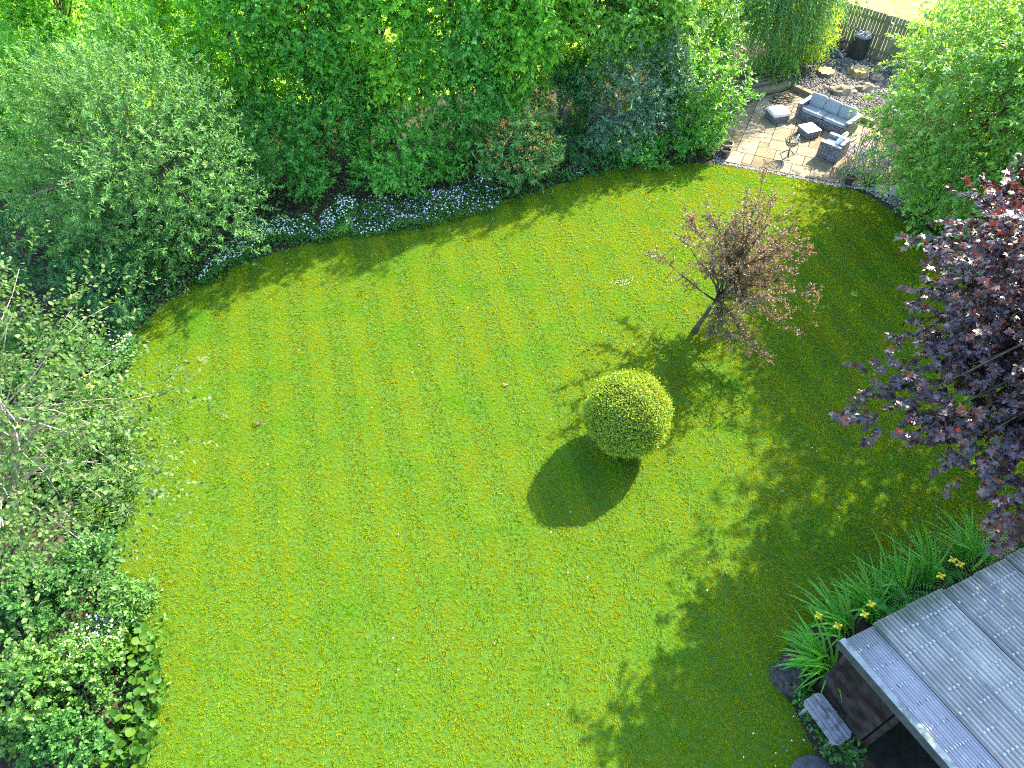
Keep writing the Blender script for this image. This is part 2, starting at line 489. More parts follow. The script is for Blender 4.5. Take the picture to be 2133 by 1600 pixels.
# ------------------------------------------------------------------ foliage builders
T_RHOMB = (np.array([(0, 0, 0), (.42, .5, .10), (1, 0, -.06), (.42, -.5, .10)]), np.array([(0, 2, 1), (0, 3, 2)]))
T_OVAL = (np.array([(0, 0, 0), (.28, .42, .07), (.68, .40, .06), (1, 0, -.06), (.68, -.40, .06), (.28, -.42, .07)]),
          np.array([(0, 3, 2), (0, 2, 1), (0, 4, 3), (0, 5, 4)]))
T_CUP = (np.array([(0, 0, 0), (.10, .36, .14), (.5, .54, .22), (.9, .36, .18), (1, 0, .04), (.9, -.36, .18), (.5, -.54, .22), (.10, -.36, .14), (.5, 0, -.02)]),
         np.array([(8, 1, 0), (8, 2, 1), (8, 3, 2), (8, 4, 3), (8, 5, 4), (8, 6, 5), (8, 7, 6), (8, 0, 7)]))
T_MAPLE = (np.array([(0, 0, 0), (-.06, .34, -.05), (.17, .17, .02), (.46, .66, -.08), (.46, .17, .03), (.70, .26, -.01), (1, 0, -.10),
                     (.70, -.26, -.01), (.46, -.17, .03), (.46, -.66, -.08), (.17, -.17, .02), (-.06, -.34, -.05)]),
           np.array([(0, 2, 1), (0, 4, 2), (2, 4, 3), (0, 6, 4), (4, 6, 5), (0, 8, 6), (8, 7, 6), (0, 10, 8), (10, 9, 8), (0, 11, 10)]))


def leaf_verts(P, Dv, Nv, L, W, tmpl):
    tv, tf = tmpl
    n, k = len(P), len(tv)
    Dv = norm(Dv)
    X = norm(np.cross(Nv, Dv))
    Nn = np.cross(Dv, X)
    V = (P[:, None, :] + tv[None, :, 0:1] * L[:, None, None] * Dv[:, None, :]
         + tv[None, :, 1:2] * W[:, None, None] * X[:, None, :] + tv[None, :, 2:3] * L[:, None, None] * Nn[:, None, :])
    F = (tf[None] + (np.arange(n) * k)[:, None, None]).reshape(-1, 3)
    return V.reshape(-1, 3), F, k


def leaves_mesh(name, P, Dv, Nv, L, W, tone, tmpl=T_RHOMB):
    V, F, k = leaf_verts(P, Dv, Nv, L, W, tmpl)
    return np_mesh(name, V, F, {'tone': np.repeat(tone, k)})


def bough_points(rng, c, rad, nb, lo=-0.75, inner=0.45, bump=0.12):
    d = rng.normal(size=(nb * 3, 3))
    d = norm(d)
    d = d[d[:, 2] > lo][:nb]
    r = rng.uniform(inner ** 2, 1.0, size=(len(d), 1)) ** 0.5
    r = r * (1 + rng.normal(size=(len(d), 1)) * bump)
    return c + d * rad * r, d


def foliage(rng, Pb, db, rb, nt, nl, tl, L, W, up=0.25, droop=0.0, hang=0.15, flat=1.0, young=0.25):
    nb = len(Pb)
    B = np.repeat(Pb, nt, 0)
    DB = np.repeat(db, nt, 0)
    n = len(B)
    off = rng.normal(size=(n, 3)) * rb * 0.55 * np.array([1, 1, flat])
    base = B + off
    td = norm(DB * 0.55 + norm(off) * 0.6 + rng.normal(size=(n, 3)) * 0.4 + np.array([0, 0, up]))
    tlen = tl * rng.uniform(0.6, 1.25, size=(n, 1))
    B2 = np.repeat(base, nl, 0)
    T2 = np.repeat(td, nl, 0)
    LEN = np.repeat(tlen, nl, 0)
    D2 = np.repeat(DB, nl, 0)
    m = len(B2)
    t = (np.tile(np.arange(nl), n) + rng.uniform(0, 1, m))[:, None] / nl
    P = B2 + T2 * LEN * t + np.array([0, 0, -1.0]) * droop * LEN * t * t
    side = norm(np.cross(T2, rng.normal(size=(m, 3))))
    ld = norm(T2 * (0.35 + 0.5 * t) + side * 0.85 + np.array([0, 0, -hang]) + np.array([0, 0, -1]) * droop * 0.8)
    nv = norm(np.array([0, 0, 0.9]) + D2 * 0.5 + rng.normal(size=(m, 3)) * 0.45)
    LL = L * rng.uniform(0.65, 1.25, m)
    WW = W * rng.uniform(0.7, 1.2, m) * (LL / L)
    btone = np.repeat(rng.uniform(0, 1, nb), nt * nl) ** 2.5
    tone = np.clip(young * (t[:, 0] ** 2) * rng.uniform(0.2, 1.4, m) + 0.8 * young * btone, 0, 1)  # paler young tips and boughs; sunlit highlights are painted into this tone too
    return P, ld, nv, LL, WW, tone


def limb_mesh(name, rng, base, top, r0, targets, nlimb, sides=6, lean=0.08, rt=0.35, must=0):
    bm = bmesh.new()
    base, top = np.array(base, float), np.array(top, float)
    k = 7
    pts = []
    for i in range(k):
        t = i / (k - 1)
        w = np.array([rng.normal(), rng.normal(), 0]) * lean * (1 if 0 < i else 0) * math.sin(t * math.pi * .9 + .1)
        pts.append(base + (top - base) * t + w)
    rads = [r0 * (1.35 if i == 0 else 1 - (1 - rt) * i / (k - 1)) for i in range(k)]
    add_tube(bm, pts, rads, sides + 2)
    idx = list(rng.permutation(len(targets) - must)[:nlimb]) + list(range(len(targets) - must, len(targets)))
    for j in idx:
        q = np.array(targets[j], float)
        t0 = rng.uniform(0.3, 0.98)
        f = t0 * (k - 1)
        i0 = min(int(f), k - 2)
        a = pts[i0] + (pts[i0 + 1] - pts[i0]) * (f - i0)
        ra = r0 * (1 - (1 - rt) * t0) * 0.55
        mid = a + (q - a) * 0.5 + np.array([0, 0, 0.12 * np.linalg.norm(q - a)]) + rng.normal(size=3) * 0.05
        add_tube(bm, [a, a * .5 + mid * .5 + rng.normal(size=3) * .03, mid, mid * .45 + q * .55 + rng.normal(size=3) * .04, q], [ra, ra * .8, ra * .55, ra * .38, ra * .2], sides - 1)
    return bm_mesh(name, bm, True)


def plant(name, cat, label, base, c, rad, mat, seed, nb=40, nt=20, nl=10, tl=0.4, L=0.09, W=0.04, rb=None, trunk=0.08,
          tmpl=T_RHOMB, group=None, nlimb=14, bark='bark', singles=0, leafpart='crown', stempart='trunk', **kw):
    rng = np.random.default_rng(seed)
    base, c, rad = np.array(base, float), np.array(c, float), np.array(rad, float)
    root = empty(name, base)
    tag(root, label, cat, group)
    bk = {k: kw.pop(k) for k in ('lo', 'inner', 'bump') if k in kw}
    extra = kw.pop('extra', None)
    Pb, db = bough_points(rng, c - base, rad, nb, **bk)
    if extra is not None:
        E = np.array(extra, float) - base
        Pb = np.vstack([Pb, E])
        db = np.vstack([db, norm(E - (c - base))])
    P, ld, nv, LL, WW, tone = foliage(rng, Pb, db, rb or 0.33 * rad.min(), nt, nl, tl, L, W, **kw)
    keep = P[:, 2] > 0.03
    P, ld, nv, LL, WW, tone = [a[keep] for a in (P, ld, nv, LL, WW, tone)]
    if singles:
        camv = np.array([0, 0, CAM_H]) - base
        v = camv - P
        dist = np.linalg.norm(v, axis=1)
        pw = P + base
        q = pw - np.array([0, 0, CAM_H])
        zz = q @ FV
        px_, py_ = 1066.5 + FPX * q[:, 0] / zz, 800 - FPX * (q @ UV) / zz
        vis = (px_ > 5) & (px_ < 2128) & (py_ > 5) & (py_ < 1595)
        face = np.abs((norm(v) * nv).sum(1))
        outw = ((P - (c - base)) / rad * norm(v)).sum(1)
        score = np.where(vis, outw + 0.5 * face - 0.03 * dist, -99)
        pick = np.argsort(-score)[:singles]
        rest = np.ones(len(P), bool)
        rest[pick] = False
        tv, tf = tmpl
        ms = []
        for q_ in range(5):
            ms.append(np_mesh('leaf', tv * 1.0, tf, {'tone': np.full(len(tv), (0.0, 0.04, 0.12, 0.35, 0.8)[q_])}))
            ms[-1].materials.append(M[mat])
        for i in pick:
            Dn = norm(ld[i])
            X = norm(np.cross(nv[i], Dn))
            Nn = np.cross(Dn, X)
            q_ = int(np.argmin(np.abs(np.array((0.0, 0.04, 0.12, 0.35, 0.8)) - tone[i])))
            o = bpy.data.objects.new('leaf', ms[q_])
            col.objects.link(o)
            o.parent = root
            m4 = Matrix(((Dn[0] * LL[i], X[0] * WW[i], Nn[0] * LL[i], P[i][0]), (Dn[1] * LL[i], X[1] * WW[i], Nn[1] * LL[i], P[i][1]),
                         (Dn[2] * LL[i], X[2] * WW[i], Nn[2] * LL[i], P[i][2]), (0, 0, 0, 1)))
            o.matrix_local = m4
        P, ld, nv, LL, WW, tone = [a[rest] for a in (P, ld, nv, LL, WW, tone)]
    cr = link(leafpart, leaves_mesh(leafpart, P, ld, nv, LL, WW, tone, tmpl), M[mat], root)
    if singles: cr['kind'] = 'stuff'
    top = (c - base) + np.array([0, 0, rad[2] * 0.45])
    link(stempart, limb_mesh(stempart, rng, (0, 0, -0.05), top, trunk, Pb, nlimb, must=0 if extra is None else len(extra)), M[bark], root)
    return root


def shrub(name, label, pxy, h, r, mat, seed, cat='shrub', nb=30, nt=14, nl=9, L=0.10, W=0.045, tl=0.25, back=0.0, **kw):
    b = ground_at(*pxy)
    b[1] += back
    rr = np.array([r, r * kw.pop('ry', 0.9), h * 0.55])
    return plant(name, cat, label, b, (b[0], b[1], h * 0.5), rr, mat, seed, nb, nt, nl, tl, L, W, trunk=0.045, leafpart='foliage', stempart='stems', nlimb=8, **kw)


# ------------------------------------------------------------------ the setting
LAWN = smooth_poly([(-5.9, 0.5), (-5.95, 2.94), (-6.0, 4.03), (-6.5, 5.25), (-7.4, 6.36), (-7.9, 8.28), (-8.6, 10.16), (-9.2, 12.08), (-8.35, 14.05),
                    (-6.97, 15.18), (-4.59, 16.31), (-2.76, 16.63), (-0.92, 17.64), (0.47, 18.23), (2.67, 19.36), (4.5, 19.75), (6.1, 19.80), (7.24, 19.55),
                    (8.83, 18.92), (10.26, 18.30), (11.0, 17.0), (11.6, 15.4), (12.4, 13.0), (12.3, 10.5), (10.6, 8.0), (8.2, 6.55), (6.5, 5.65), (5.2, 5.2),
                    (4.75, 4.85), (4.50, 4.5), (4.46, 4.2), (4.64, 3.75), (4.8, 3.1), (5.1, 2.6), (5.2, 0.5)], 6)

gm = poly_mesh('ground', [(-900, -300), (900, -300), (900, 1500), (-900, 1500)], -0.012)
tag(link('ground', gm, M['field']), kind='structure')
bed = smooth_poly([(-16, -4), (-17, 8), (-15.5, 17), (-12, 21.5), (-4, 23.6), (4, 26.2), (9, 28.6), (12, 30), (16, 27), (19, 22), (18, 10), (13, -4)], 4)
tag(link('flower_bed', poly_mesh('flower_bed', bed, -0.004), M['soil']), kind='structure')
dry = [(12.4, 28.6), (15.6, 25.7), (60, 20), (70, 70), (12, 60), (9, 33)]
tag(link('dry_field', poly_mesh('dry_field', dry, 0.0), M['drygrass']), kind='structure')
tag(link('lawn', poly_mesh('lawn', LAWN, 0.004), M['lawn']), kind='structure')

# ---- lawn grass: mown blades, leaning one way and then the other, stripe by stripe
SA = R(14.4)
SE = np.array([math.cos(SA), math.sin(SA)])       # across the stripes
SF = np.array([-math.sin(SA), math.cos(SA)])      # along the stripes
TW = 0.92


def grass_blades(rng, n):
    u = rng.uniform(0, TW, (n, 2))
    # tufts: pull the blades towards a few hundred tuft hearts
    hearts = rng.uniform(0, TW, (560, 2))
    hs = rng.uniform(0.5, 1.5, 560)
    pick = rng.integers(0, 560, n)
    mixin = rng.uniform(0, 1, n) < 0.88
    u[mixin] = hearts[pick[mixin]] + rng.normal(size=(mixin.sum(), 2)) * 0.012
    h = rng.uniform(0.018, 0.042, n) * np.where(mixin, hs[pick], 0.7)
    sgn = np.where((u[:, 0] % TW) < TW / 2, 1.0, -1.0)
    lean = np.stack([rng.normal(size=n) * 0.55, sgn * 0.8 + rng.normal(size=n) * 0.45], 1)
    w = rng.uniform(0.006, 0.012, n)
    a = rng.uniform(0, math.pi, n)
    wx = np.stack([np.cos(a), np.sin(a)], 1) * w[:, None] / 2
    tip = u + lean * h[:, None]
    tone = np.where(rng.uniform(size=n) < 0.06, rng.uniform(0.4, 1.0, n), rng.uniform(0, 0.15, n))
    return u, wx, tip, h, tone


def blades_world(u, wx, tip, h, tone, org):
    def w2(q): return org[:2] + q[:, :1] * SE + q[:, 1:] * SF
    b = w2(u)
    n = len(u)
    wd = wx[:, :1] * SE + wx[:, 1:] * SF
    V = np.zeros((n, 3, 3), np.float32)
    V[:, 0, :2] = b - wd
    V[:, 1, :2] = b + wd
    V[:, 2, :2] = w2(tip)
    V[:, 0, 2] = V[:, 1, 2] = org[2]
    V[:, 2, 2] = org[2] + h
    return V


NBL = 3400
rng = np.random.default_rng(5)
tiles = bpy.data.collections.new('grass_tiles')
tile_src = []
for k in range(6):
    bl = grass_blades(rng, NBL)
    tile_src.append(bl)
    V = blades_world(*bl, np.array([0, 0, 0.0]))
    me = np_mesh('grass_tile', V.reshape(-1, 3), np.arange(NBL * 3).reshape(-1, 3), {'tone': np.repeat(bl[4], 3)})
    me.materials.append(M['grass'])
    tiles.objects.link(bpy.data.objects.new('grass_tile_%d' % k, me))
pts, edgeV, edgeT, var = [], [], [], []
for i in range(-40, 60):
    for j in range(-30, 60):
        o = np.array([0.13, 0.2]) + SE * i * TW + SF * j * TW
        cs = np.array([o, o + SE * TW, o + SF * TW, o + SE * TW + SF * TW, o + SE * TW / 2, o + SF * TW / 2, o + (SE + SF) * TW / 2])
        if o[1] < 1.3 or o[1] > 22: continue
        ins = inside(LAWN, cs[:, 0], cs[:, 1])
        if not ins.any(): continue
        if ins.all():
            pts.append((o[0], o[1], 0.004))
            var.append(int(rng.integers(0, 6)))
        else:
            bl = tile_src[int(rng.integers(0, 6))]
            V = blades_world(*bl, np.array([o[0], o[1], 0.004]))
            ok = inside(LAWN, V[:, 0, 0], V[:, 0, 1])
            edgeV.append(V[ok].reshape(-1, 3))
            edgeT.append(np.repeat(bl[4][ok], 3))
edgeV = np.concatenate(edgeV)
edgeT = np.concatenate(edgeT)
ne, npnt = len(edgeV), len(pts)
me = np_mesh('grass', edgeV, np.arange(ne).reshape(-1, 3), {'tone': edgeT})
me.vertices.add(npnt)
co = np.zeros((ne + npnt, 3), np.float32)
co[:ne] = edgeV
co[ne:] = pts
me.vertices.foreach_set('co', co.ravel())
at = me.attributes.new('is_tile', 'BOOLEAN', 'POINT')
at.data.foreach_set('value', np.r_[np.zeros(ne, bool), np.ones(npnt, bool)])
at = me.attributes.new('variant', 'INT', 'POINT')
at.data.foreach_set('value', np.r_[np.zeros(ne, np.int32), np.array(var, np.int32)])
me.update()
grass = link('grass', me, M['grass'])
tag(grass, 'short striped mown grass growing all over the lawn', 'grass', kind='stuff')
ng = bpy.data.node_groups.new('grass_nodes', 'GeometryNodeTree')
ng.interface.new_socket('Geometry', in_out='INPUT', socket_type='NodeSocketGeometry')
ng.interface.new_socket('Geometry', in_out='OUTPUT', socket_type='NodeSocketGeometry')
gi, go = ng.nodes.new('NodeGroupInput'), ng.nodes.new('NodeGroupOutput')
na = ng.nodes.new('GeometryNodeInputNamedAttribute'); na.data_type = 'BOOLEAN'; na.inputs[0].default_value = 'is_tile'
nv_ = ng.nodes.new('GeometryNodeInputNamedAttribute'); nv_.data_type = 'INT'; nv_.inputs[0].default_value = 'variant'
sep = ng.nodes.new('GeometryNodeSeparateGeometry'); sep.domain = 'POINT'
ci = ng.nodes.new('GeometryNodeCollectionInfo'); ci.inputs[0].default_value = tiles; ci.inputs[1].default_value = True; ci.inputs[2].default_value = True
iop = ng.nodes.new('GeometryNodeInstanceOnPoints'); iop.inputs['Pick Instance'].default_value = True
jn = ng.nodes.new('GeometryNodeJoinGeometry')
L_ = ng.links.new
L_(gi.outputs[0], sep.inputs[0]); L_(na.outputs[0], sep.inputs[1])
L_(sep.outputs[0], iop.inputs['Points']); L_(ci.outputs[0], iop.inputs['Instance']); L_(nv_.outputs[0], iop.inputs['Instance Index'])
L_(sep.outputs[1], jn.inputs[0]); L_(iop.outputs[0], jn.inputs[0]); L_(jn.outputs[0], go.inputs[0])
md = grass.modifiers.new('grass', 'NODES')
md.node_group = ng

# grass colour: drier and greener areas over the lawn (world position)
nt = M['grass'].node_tree
for n in nt.nodes:
    if n.type == 'BSDF_PRINCIPLED': pr = n
src = pr.inputs['Base Color'].links[0].from_socket
dryc = mixc(nt, maprange(nt, noise(nt, 0.9, 5.0, rough=0.65), 0.46, 0.70, 0, 0.6), src, (0.235, 0.40, 0.015))
grn = mixc(nt, maprange(nt, noise(nt, 0.55, 5.0, rough=0.7, sc=(1, 1.2, 1)), 0.47, 0.68, 0, 0.85), dryc, (0.085, 0.30, 0.008))
brn = mixc(nt, maprange(nt, noise(nt, 2.3, 5.0, rough=0.75), 0.60, 0.74, 0, 0.75), grn, (0.27, 0.28, 0.075))
for l in list(nt.links):
    if l.from_socket == src and l.to_node.type in ('BSDF_PRINCIPLED', 'MIX') and l.to_socket != brn:
        pass
nt.links.new(brn, pr.inputs['Base Color'])
for n in nt.nodes:
    if n.type == 'BSDF_TRANSLUCENT':
        mul = n.inputs['Color'].links[0].from_node
        nt.links.new(brn, mul.inputs[6])

# ---- patio: irregular sandstone paving
PA = R(-23.9)
PU = np.array([math.cos(PA), math.sin(PA)])
PV = np.array([-math.sin(PA), math.cos(PA)])
PO = np.array([6.4, 19.83])
PATIO = np.array([(6.45, 19.98), (8.3, 19.28), (9.6, 18.82), (10.6, 18.58), (11.3, 18.6), (11.9, 20.4), (11.9, 22.2), (10.45, 23.75), (9.75, 24.45), (8.6, 23.95),
                  (7.6, 23.1), (6.75, 21.6)])
patio = empty('patio', (0, 0, 0))
tag(patio, kind='structure')
base_poly = np.array([(6.2, 19.75), (7.2, 19.50), (8.3, 19.10), (9.6, 18.60), (10.6, 18.45), (11.5, 18.3), (12.2, 20.4), (12.1, 22.4), (10.5, 24.0), (9.7, 24.6), (8.7, 24.3), (7.0, 23.6), (6.6, 21.6)])
link('joint_bed', poly_mesh('joint_bed', base_poly, 0.006), M['joint'], patio)


def clip_convex(poly, clip):
    out = [np.array(p) for p in poly]
    for i in range(len(clip)):
        a, b = clip[i], clip[(i + 1) % len(clip)]
        n = np.array([-(b - a)[1], (b - a)[0]])
        res = []
        for k in range(len(out)):
            p, q = out[k], out[(k + 1) % len(out)]
            dp, dq = (p - a) @ n, (q - a) @ n
            if dp >= 0: res.append(p)
            if dp * dq < 0: res.append(p + (q - p) * dp / (dp - dq))
        out = res
        if len(out) < 3: return []
    return out


hull = PATIO
rnd = random.Random(3)
UN = 0.29
occ = set()
shapes = [(2, 2)] * 5 + [(3, 2)] * 4 + [(2, 1)] * 2 + [(1, 2)] * 2 + [(2, 3)] * 3 + [(1, 1)]
for vi in range(-3, 26):
    for ui in range(-10, 26):
        if (ui, vi) in occ: continue
        rnd.shuffle(shapes)
        for (su, sv) in shapes + [(1, 1)]:
            cells = [(ui + a, vi + b) for a in range(su) for b in range(sv)]
            if not any(c in occ for c in cells): break
        occ.update(cells)
        g = 0.008
        u0, v0, u1, v1 = ui * UN + g, vi * UN + g, (ui + su) * UN - g, (vi + sv) * UN - g
        quad = [PO + PU * u + PV * v for u, v in ((u0, v0), (u1, v0), (u1, v1), (u0, v1))]
        pl = clip_convex(quad, hull)
        if len(pl) < 3: continue
        ctr = np.mean(pl, 0)
        zt = 0.024 + rnd.uniform(-0.003, 0.004)
        bm = bmesh.new()
        lo_ = [bm.verts.new((p[0] - ctr[0], p[1] - ctr[1], 0)) for p in pl]
        md_ = [bm.verts.new((p[0] - ctr[0], p[1] - ctr[1], zt - 0.006)) for p in pl]
        hi = [bm.verts.new(((p[0] - ctr[0]) * .985, (p[1] - ctr[1]) * .985, zt)) for p in pl]
        bm.faces.new(hi)
        k = len(pl)
        for q in range(k):
            bm.faces.new((lo_[q], lo_[(q + 1) % k], md_[(q + 1) % k], md_[q]))
            bm.faces.new((md_[q], md_[(q + 1) % k], hi[(q + 1) % k], hi[q]))
        link('paving_slab', bm_mesh('paving_slab', bm), M['slab'], patio, (ctr[0], ctr[1], 0.0075))

# ---- gravel
GRAVEL = np.array([(10.3, 23.9), (12.2, 22.3), (14.2, 23.2), (15.2, 25.0), (12.8, 27.6), (11.6, 28.4), (10.2, 27.3), (9.3, 26.1), (9.7, 24.6)])
tag(link('gravel_ground', poly_mesh('gravel_ground', GRAVEL, 0.002), M['gravelbase']), kind='structure')
OCT_V = np.array([(1, 0, 0), (-1, 0, 0), (0, 1, 0), (0, -1, 0), (0, 0, 1), (0, 0, -1)], float)
OCT_F = np.array([(0, 2, 4), (2, 1, 4), (1, 3, 4), (3, 0, 4), (2, 0, 5), (1, 2, 5), (3, 1, 5), (0, 3, 5)])


def stones(rng, P, smin, smax):
    n = len(P)
    s = rng.uniform(smin, smax, (n, 1, 1)) * rng.uniform(0.6, 1.3, (n, 1, 3)) * np.array([1, 1, 0.6])
    a = rng.uniform(0, 6.28, n)
    V = OCT_V[None] * s * rng.uniform(0.75, 1.25, (n, 6, 1))
    ca, sa = np.cos(a)[:, None], np.sin(a)[:, None]
    X = V[:, :, 0] * ca - V[:, :, 1] * sa
    Y = V[:, :, 0] * sa + V[:, :, 1] * ca
    W = np.stack([X, Y, V[:, :, 2]], 2) + P[:, None, :]
    F = (OCT_F[None] + (np.arange(n) * 6)[:, None, None]).reshape(-1, 3)
    return W.reshape(-1, 3), F


def scatter(rng, poly, n, z):
    lo_, hi = poly.min(0), poly.max(0)
    q = rng.uniform(lo_, hi, (n * 3, 2))
    q = q[inside(poly, q[:, 0], q[:, 1])][:n]
    return np.c_[q, np.full(len(q), z)]


rng = np.random.default_rng(11)
P = scatter(rng, GRAVEL, 13000, 0.015)
tag(link('gravel', np_mesh('gravel', *stones(rng, P, 0.02, 0.055)), M['pebble']), 'mixed grey and white gravel spread between rocks and fence', 'gravel', kind='stuff')
strip = []
edge = [(6.30, 19.92), (6.42, 19.86), (7.23, 19.61), (8.3, 19.20), (9.6, 18.70), (10.6, 18.52), (11.2, 18.3)]
for a, b in zip(edge, edge[1:]):
    a, b = np.array(a), np.array(b)
    n = int(np.linalg.norm(b - a) * 260)
    t = rng.uniform(0, 1, (n, 1))
    strip.append(np.c_[a + (b - a) * t + rng.normal(size=(n, 2)) * 0.045, np.full(n, 0.014)])
extra_polys = [np.array([(6.9, 22.0), (7.5, 22.9), (8.8, 23.95), (8.7, 24.25), (7.2, 23.45), (6.6, 22.4)]), np.array([(10.3, 18.6), (11.2, 17.3), (11.9, 17.6), (11.9, 19.0), (11.2, 19.0)]),
               np.array([(6.2, 19.9), (6.6, 20.0), (6.75, 20.8), (6.3, 20.6)])]
for pz, n in zip(extra_polys, (700, 1500, 250)): strip.append(scatter(rng, pz, n, 0.016))
strip = np.concatenate(strip)
tag(link('chippings', np_mesh('chippings', *stones(rng, strip, 0.012, 0.035)), M['chip']), 'pale stone chippings edging the sandstone patio', 'gravel', kind='stuff')

# ------------------------------------------------------------------ shed
E1A, E2A = R(-63.0), R(23.5)
E1, E2 = np.array([math.cos(E1A), math.sin(E1A)]), np.array([math.cos(E2A), math.sin(E2A)])
W0 = np.array([5.06, 4.125])
shed = empty('garden_shed', (W0[0], W0[1], 0))
tag(shed, 'dark timber garden shed under grey corrugated sheets beside irises', 'shed')


def SP(a, b, z):
    """shed coordinates: a along the verge, b along the eave, relative to the shed's origin"""
    q = E1 * a + E2 * b
    return Vector((q[0], q[1], z))


SLOPE = math.tan(R(4))
Z_EAVE = 2.1


def zr(a): return Z_EAVE + (a + 0.11) * SLOPE


def quad_prism(bm, p, thick):
    v = [bm.verts.new(q) for q in p] + [bm.verts.new(q + Vector(thick)) for q in p]
    for f in ((0, 1, 2, 3), (7, 6, 5, 4), (0, 4, 5, 1), (1, 5, 6, 2), (2, 6, 7, 3), (3, 7, 4, 0)):
        bm.faces.new([v[i] for i in f])


# boards of the two walls
RISE = 0.18
for k in range(11):
    z0, z1 = 0.03 + k * RISE, 0.03 + (k + 1) * RISE - 0.016
    z1 = min(z1, 2.0)
    bm = bmesh.new()
    n = -E2 * 0.022
    lap = -E2 * 0.016
    p = [SP(0, 0, z0) + Vector((lap[0], lap[1], 0)), SP(0.93, 0, z0) + Vector((lap[0], lap[1], 0)), SP(0.93, 0, z1), SP(0, 0, z1)]
    quad_prism(bm, p, (n[0], n[1], 0))
    link('wall_board', bm_mesh('wall_board', bm), M['board'], shed)
    bm = bmesh.new()
    n = -E1 * 0.022
    lap = -E1 * 0.012
    off = Vector((-E2[0] * 0.02, -E2[1] * 0.02, 0))
    p = [SP(0, 0.03, z0) + Vector((lap[0], lap[1], 0)), SP(0, 6.0, z0) + Vector((lap[0], lap[1], 0)), SP(0, 6.0, z1), SP(0, 0.03, z1)]
    quad_prism(bm, p, (n[0], n[1], 0))
    link('wall_board', bm_mesh('wall_board', bm), M['board'], shed)
bm = bmesh.new()
quad_prism(bm, [SP(-0.035, -0.045, 0.02), SP(0.035, -0.045, 0.02), SP(0.035, 0.03, 0.02), SP(-0.035, 0.03, 0.02)], (0, 0, 2.02))
link('corner_post', bm_mesh('corner_post', bm), M['board'], shed)
for a in (0.96, 3.4):
    bm = bmesh.new()
    quad_prism(bm, [SP(a, -0.03, 0.0), SP(a + 0.08, -0.03, 0.0), SP(a + 0.08, 0.05, 0.0), SP(a, 0.05, 0.0)], (0, 0, zr(a) - 0.07))
    link('post', bm_mesh('post', bm), M['board'], shed)
bm = bmesh.new()
quad_prism(bm, [SP(0.05, 2.4, 0.0), SP(4.2, 2.4, 0.0), SP(4.2, 2.45, 0.0), SP(0.05, 2.45, 0.0)], (0, 0, 2.0))
link('inner_wall', bm_mesh('inner_wall', bm), M['board'], shed)
bm = bmesh.new()
quad_prism(bm, [SP(0.0, 0.0, 0.012), SP(4.4, -0.0, 0.012), SP(4.4, 6, 0.012), SP(0.0, 6, 0.012)], (0, 0, 0.012))
link('shed_floor', bm_mesh('shed_floor', bm), M['concrete'], shed)
bm = bmesh.new()
quad_prism(bm, [SP(0.94, -0.02, zr(.94) - .24), SP(4.3, -0.02, zr(4.3) - .24), SP(4.3, 0.03, zr(4.3) - .24), SP(0.94, 0.03, zr(.94) - .24)], (0, 0, 0.16))
link('header_beam', bm_mesh('header_beam', bm), M['board'], shed)

# corrugated sheets, each its own piece, each lapping over the last
B0 = -0.314
widths = [0.50] + [0.66] * 9
b = B0 + 0.075
sheets = []
for si, w in enumerate(widths):
    pitch = 0.046 if si == 0 else 0.072
    amp = 0.013 if si == 0 else 0.024
    nb_ = int(round((w + 0.05) / pitch)) * 6
    av = np.linspace((-0.11, -0.13, -0.15)[si % 3] if si else -0.10, 4.3, 12)
    bv = np.linspace(b, b + w + 0.05, nb_ + 1)
    lift = 0.010 * (si % 2) + (0.022 if si else 0)
    tv = np.cos((bv - b) / pitch * 2 * math.pi) * amp
    V = []
    for a in av:
        for bb, tz in zip(bv, tv):
            q = SP(a, bb, zr(a) + 0.03 + lift + tz)
            V.append(q[:])
    V = np.array(V)
    nn = len(bv)
    F = []
    for i in range(len(av) - 1):
        for j in range(nn - 1):
            F.append((i * nn + j, (i + 1) * nn + j, (i + 1) * nn + j + 1, i * nn + j + 1))
    F = np.array(F)
    V2 = V - np.array([0, 0, 0.003])
    nV = len(V)
    rim = []
    for j in range(nn - 1):
        rim.append((j, j + 1, nV + j + 1, nV + j))
        e = (len(av) - 1) * nn
        rim.append((e + j + 1, e + j, nV + e + j, nV + e + j + 1))
    for i in range(len(av) - 1):
        rim.append(((i + 1) * nn, i * nn, nV + i * nn, nV + (i + 1) * nn))
        rim.append((i * nn + nn - 1, (i + 1) * nn + nn - 1, nV + (i + 1) * nn + nn - 1, nV + i * nn + nn - 1))
    me = np_mesh('roof_sheet', np.vstack([V, V2]), np.vstack([F, F[:, ::-1] + nV, np.array(rim)]), smooth=True)
    o = link('roof_sheet', me, M['clearroof'] if si == 0 else M['roof'], shed)
    if si == 0: o['label'] = 'narrow bluish sheet with finer ridges along the verge'
    sheets.append((b, w, pitch, amp, lift))
    b += w
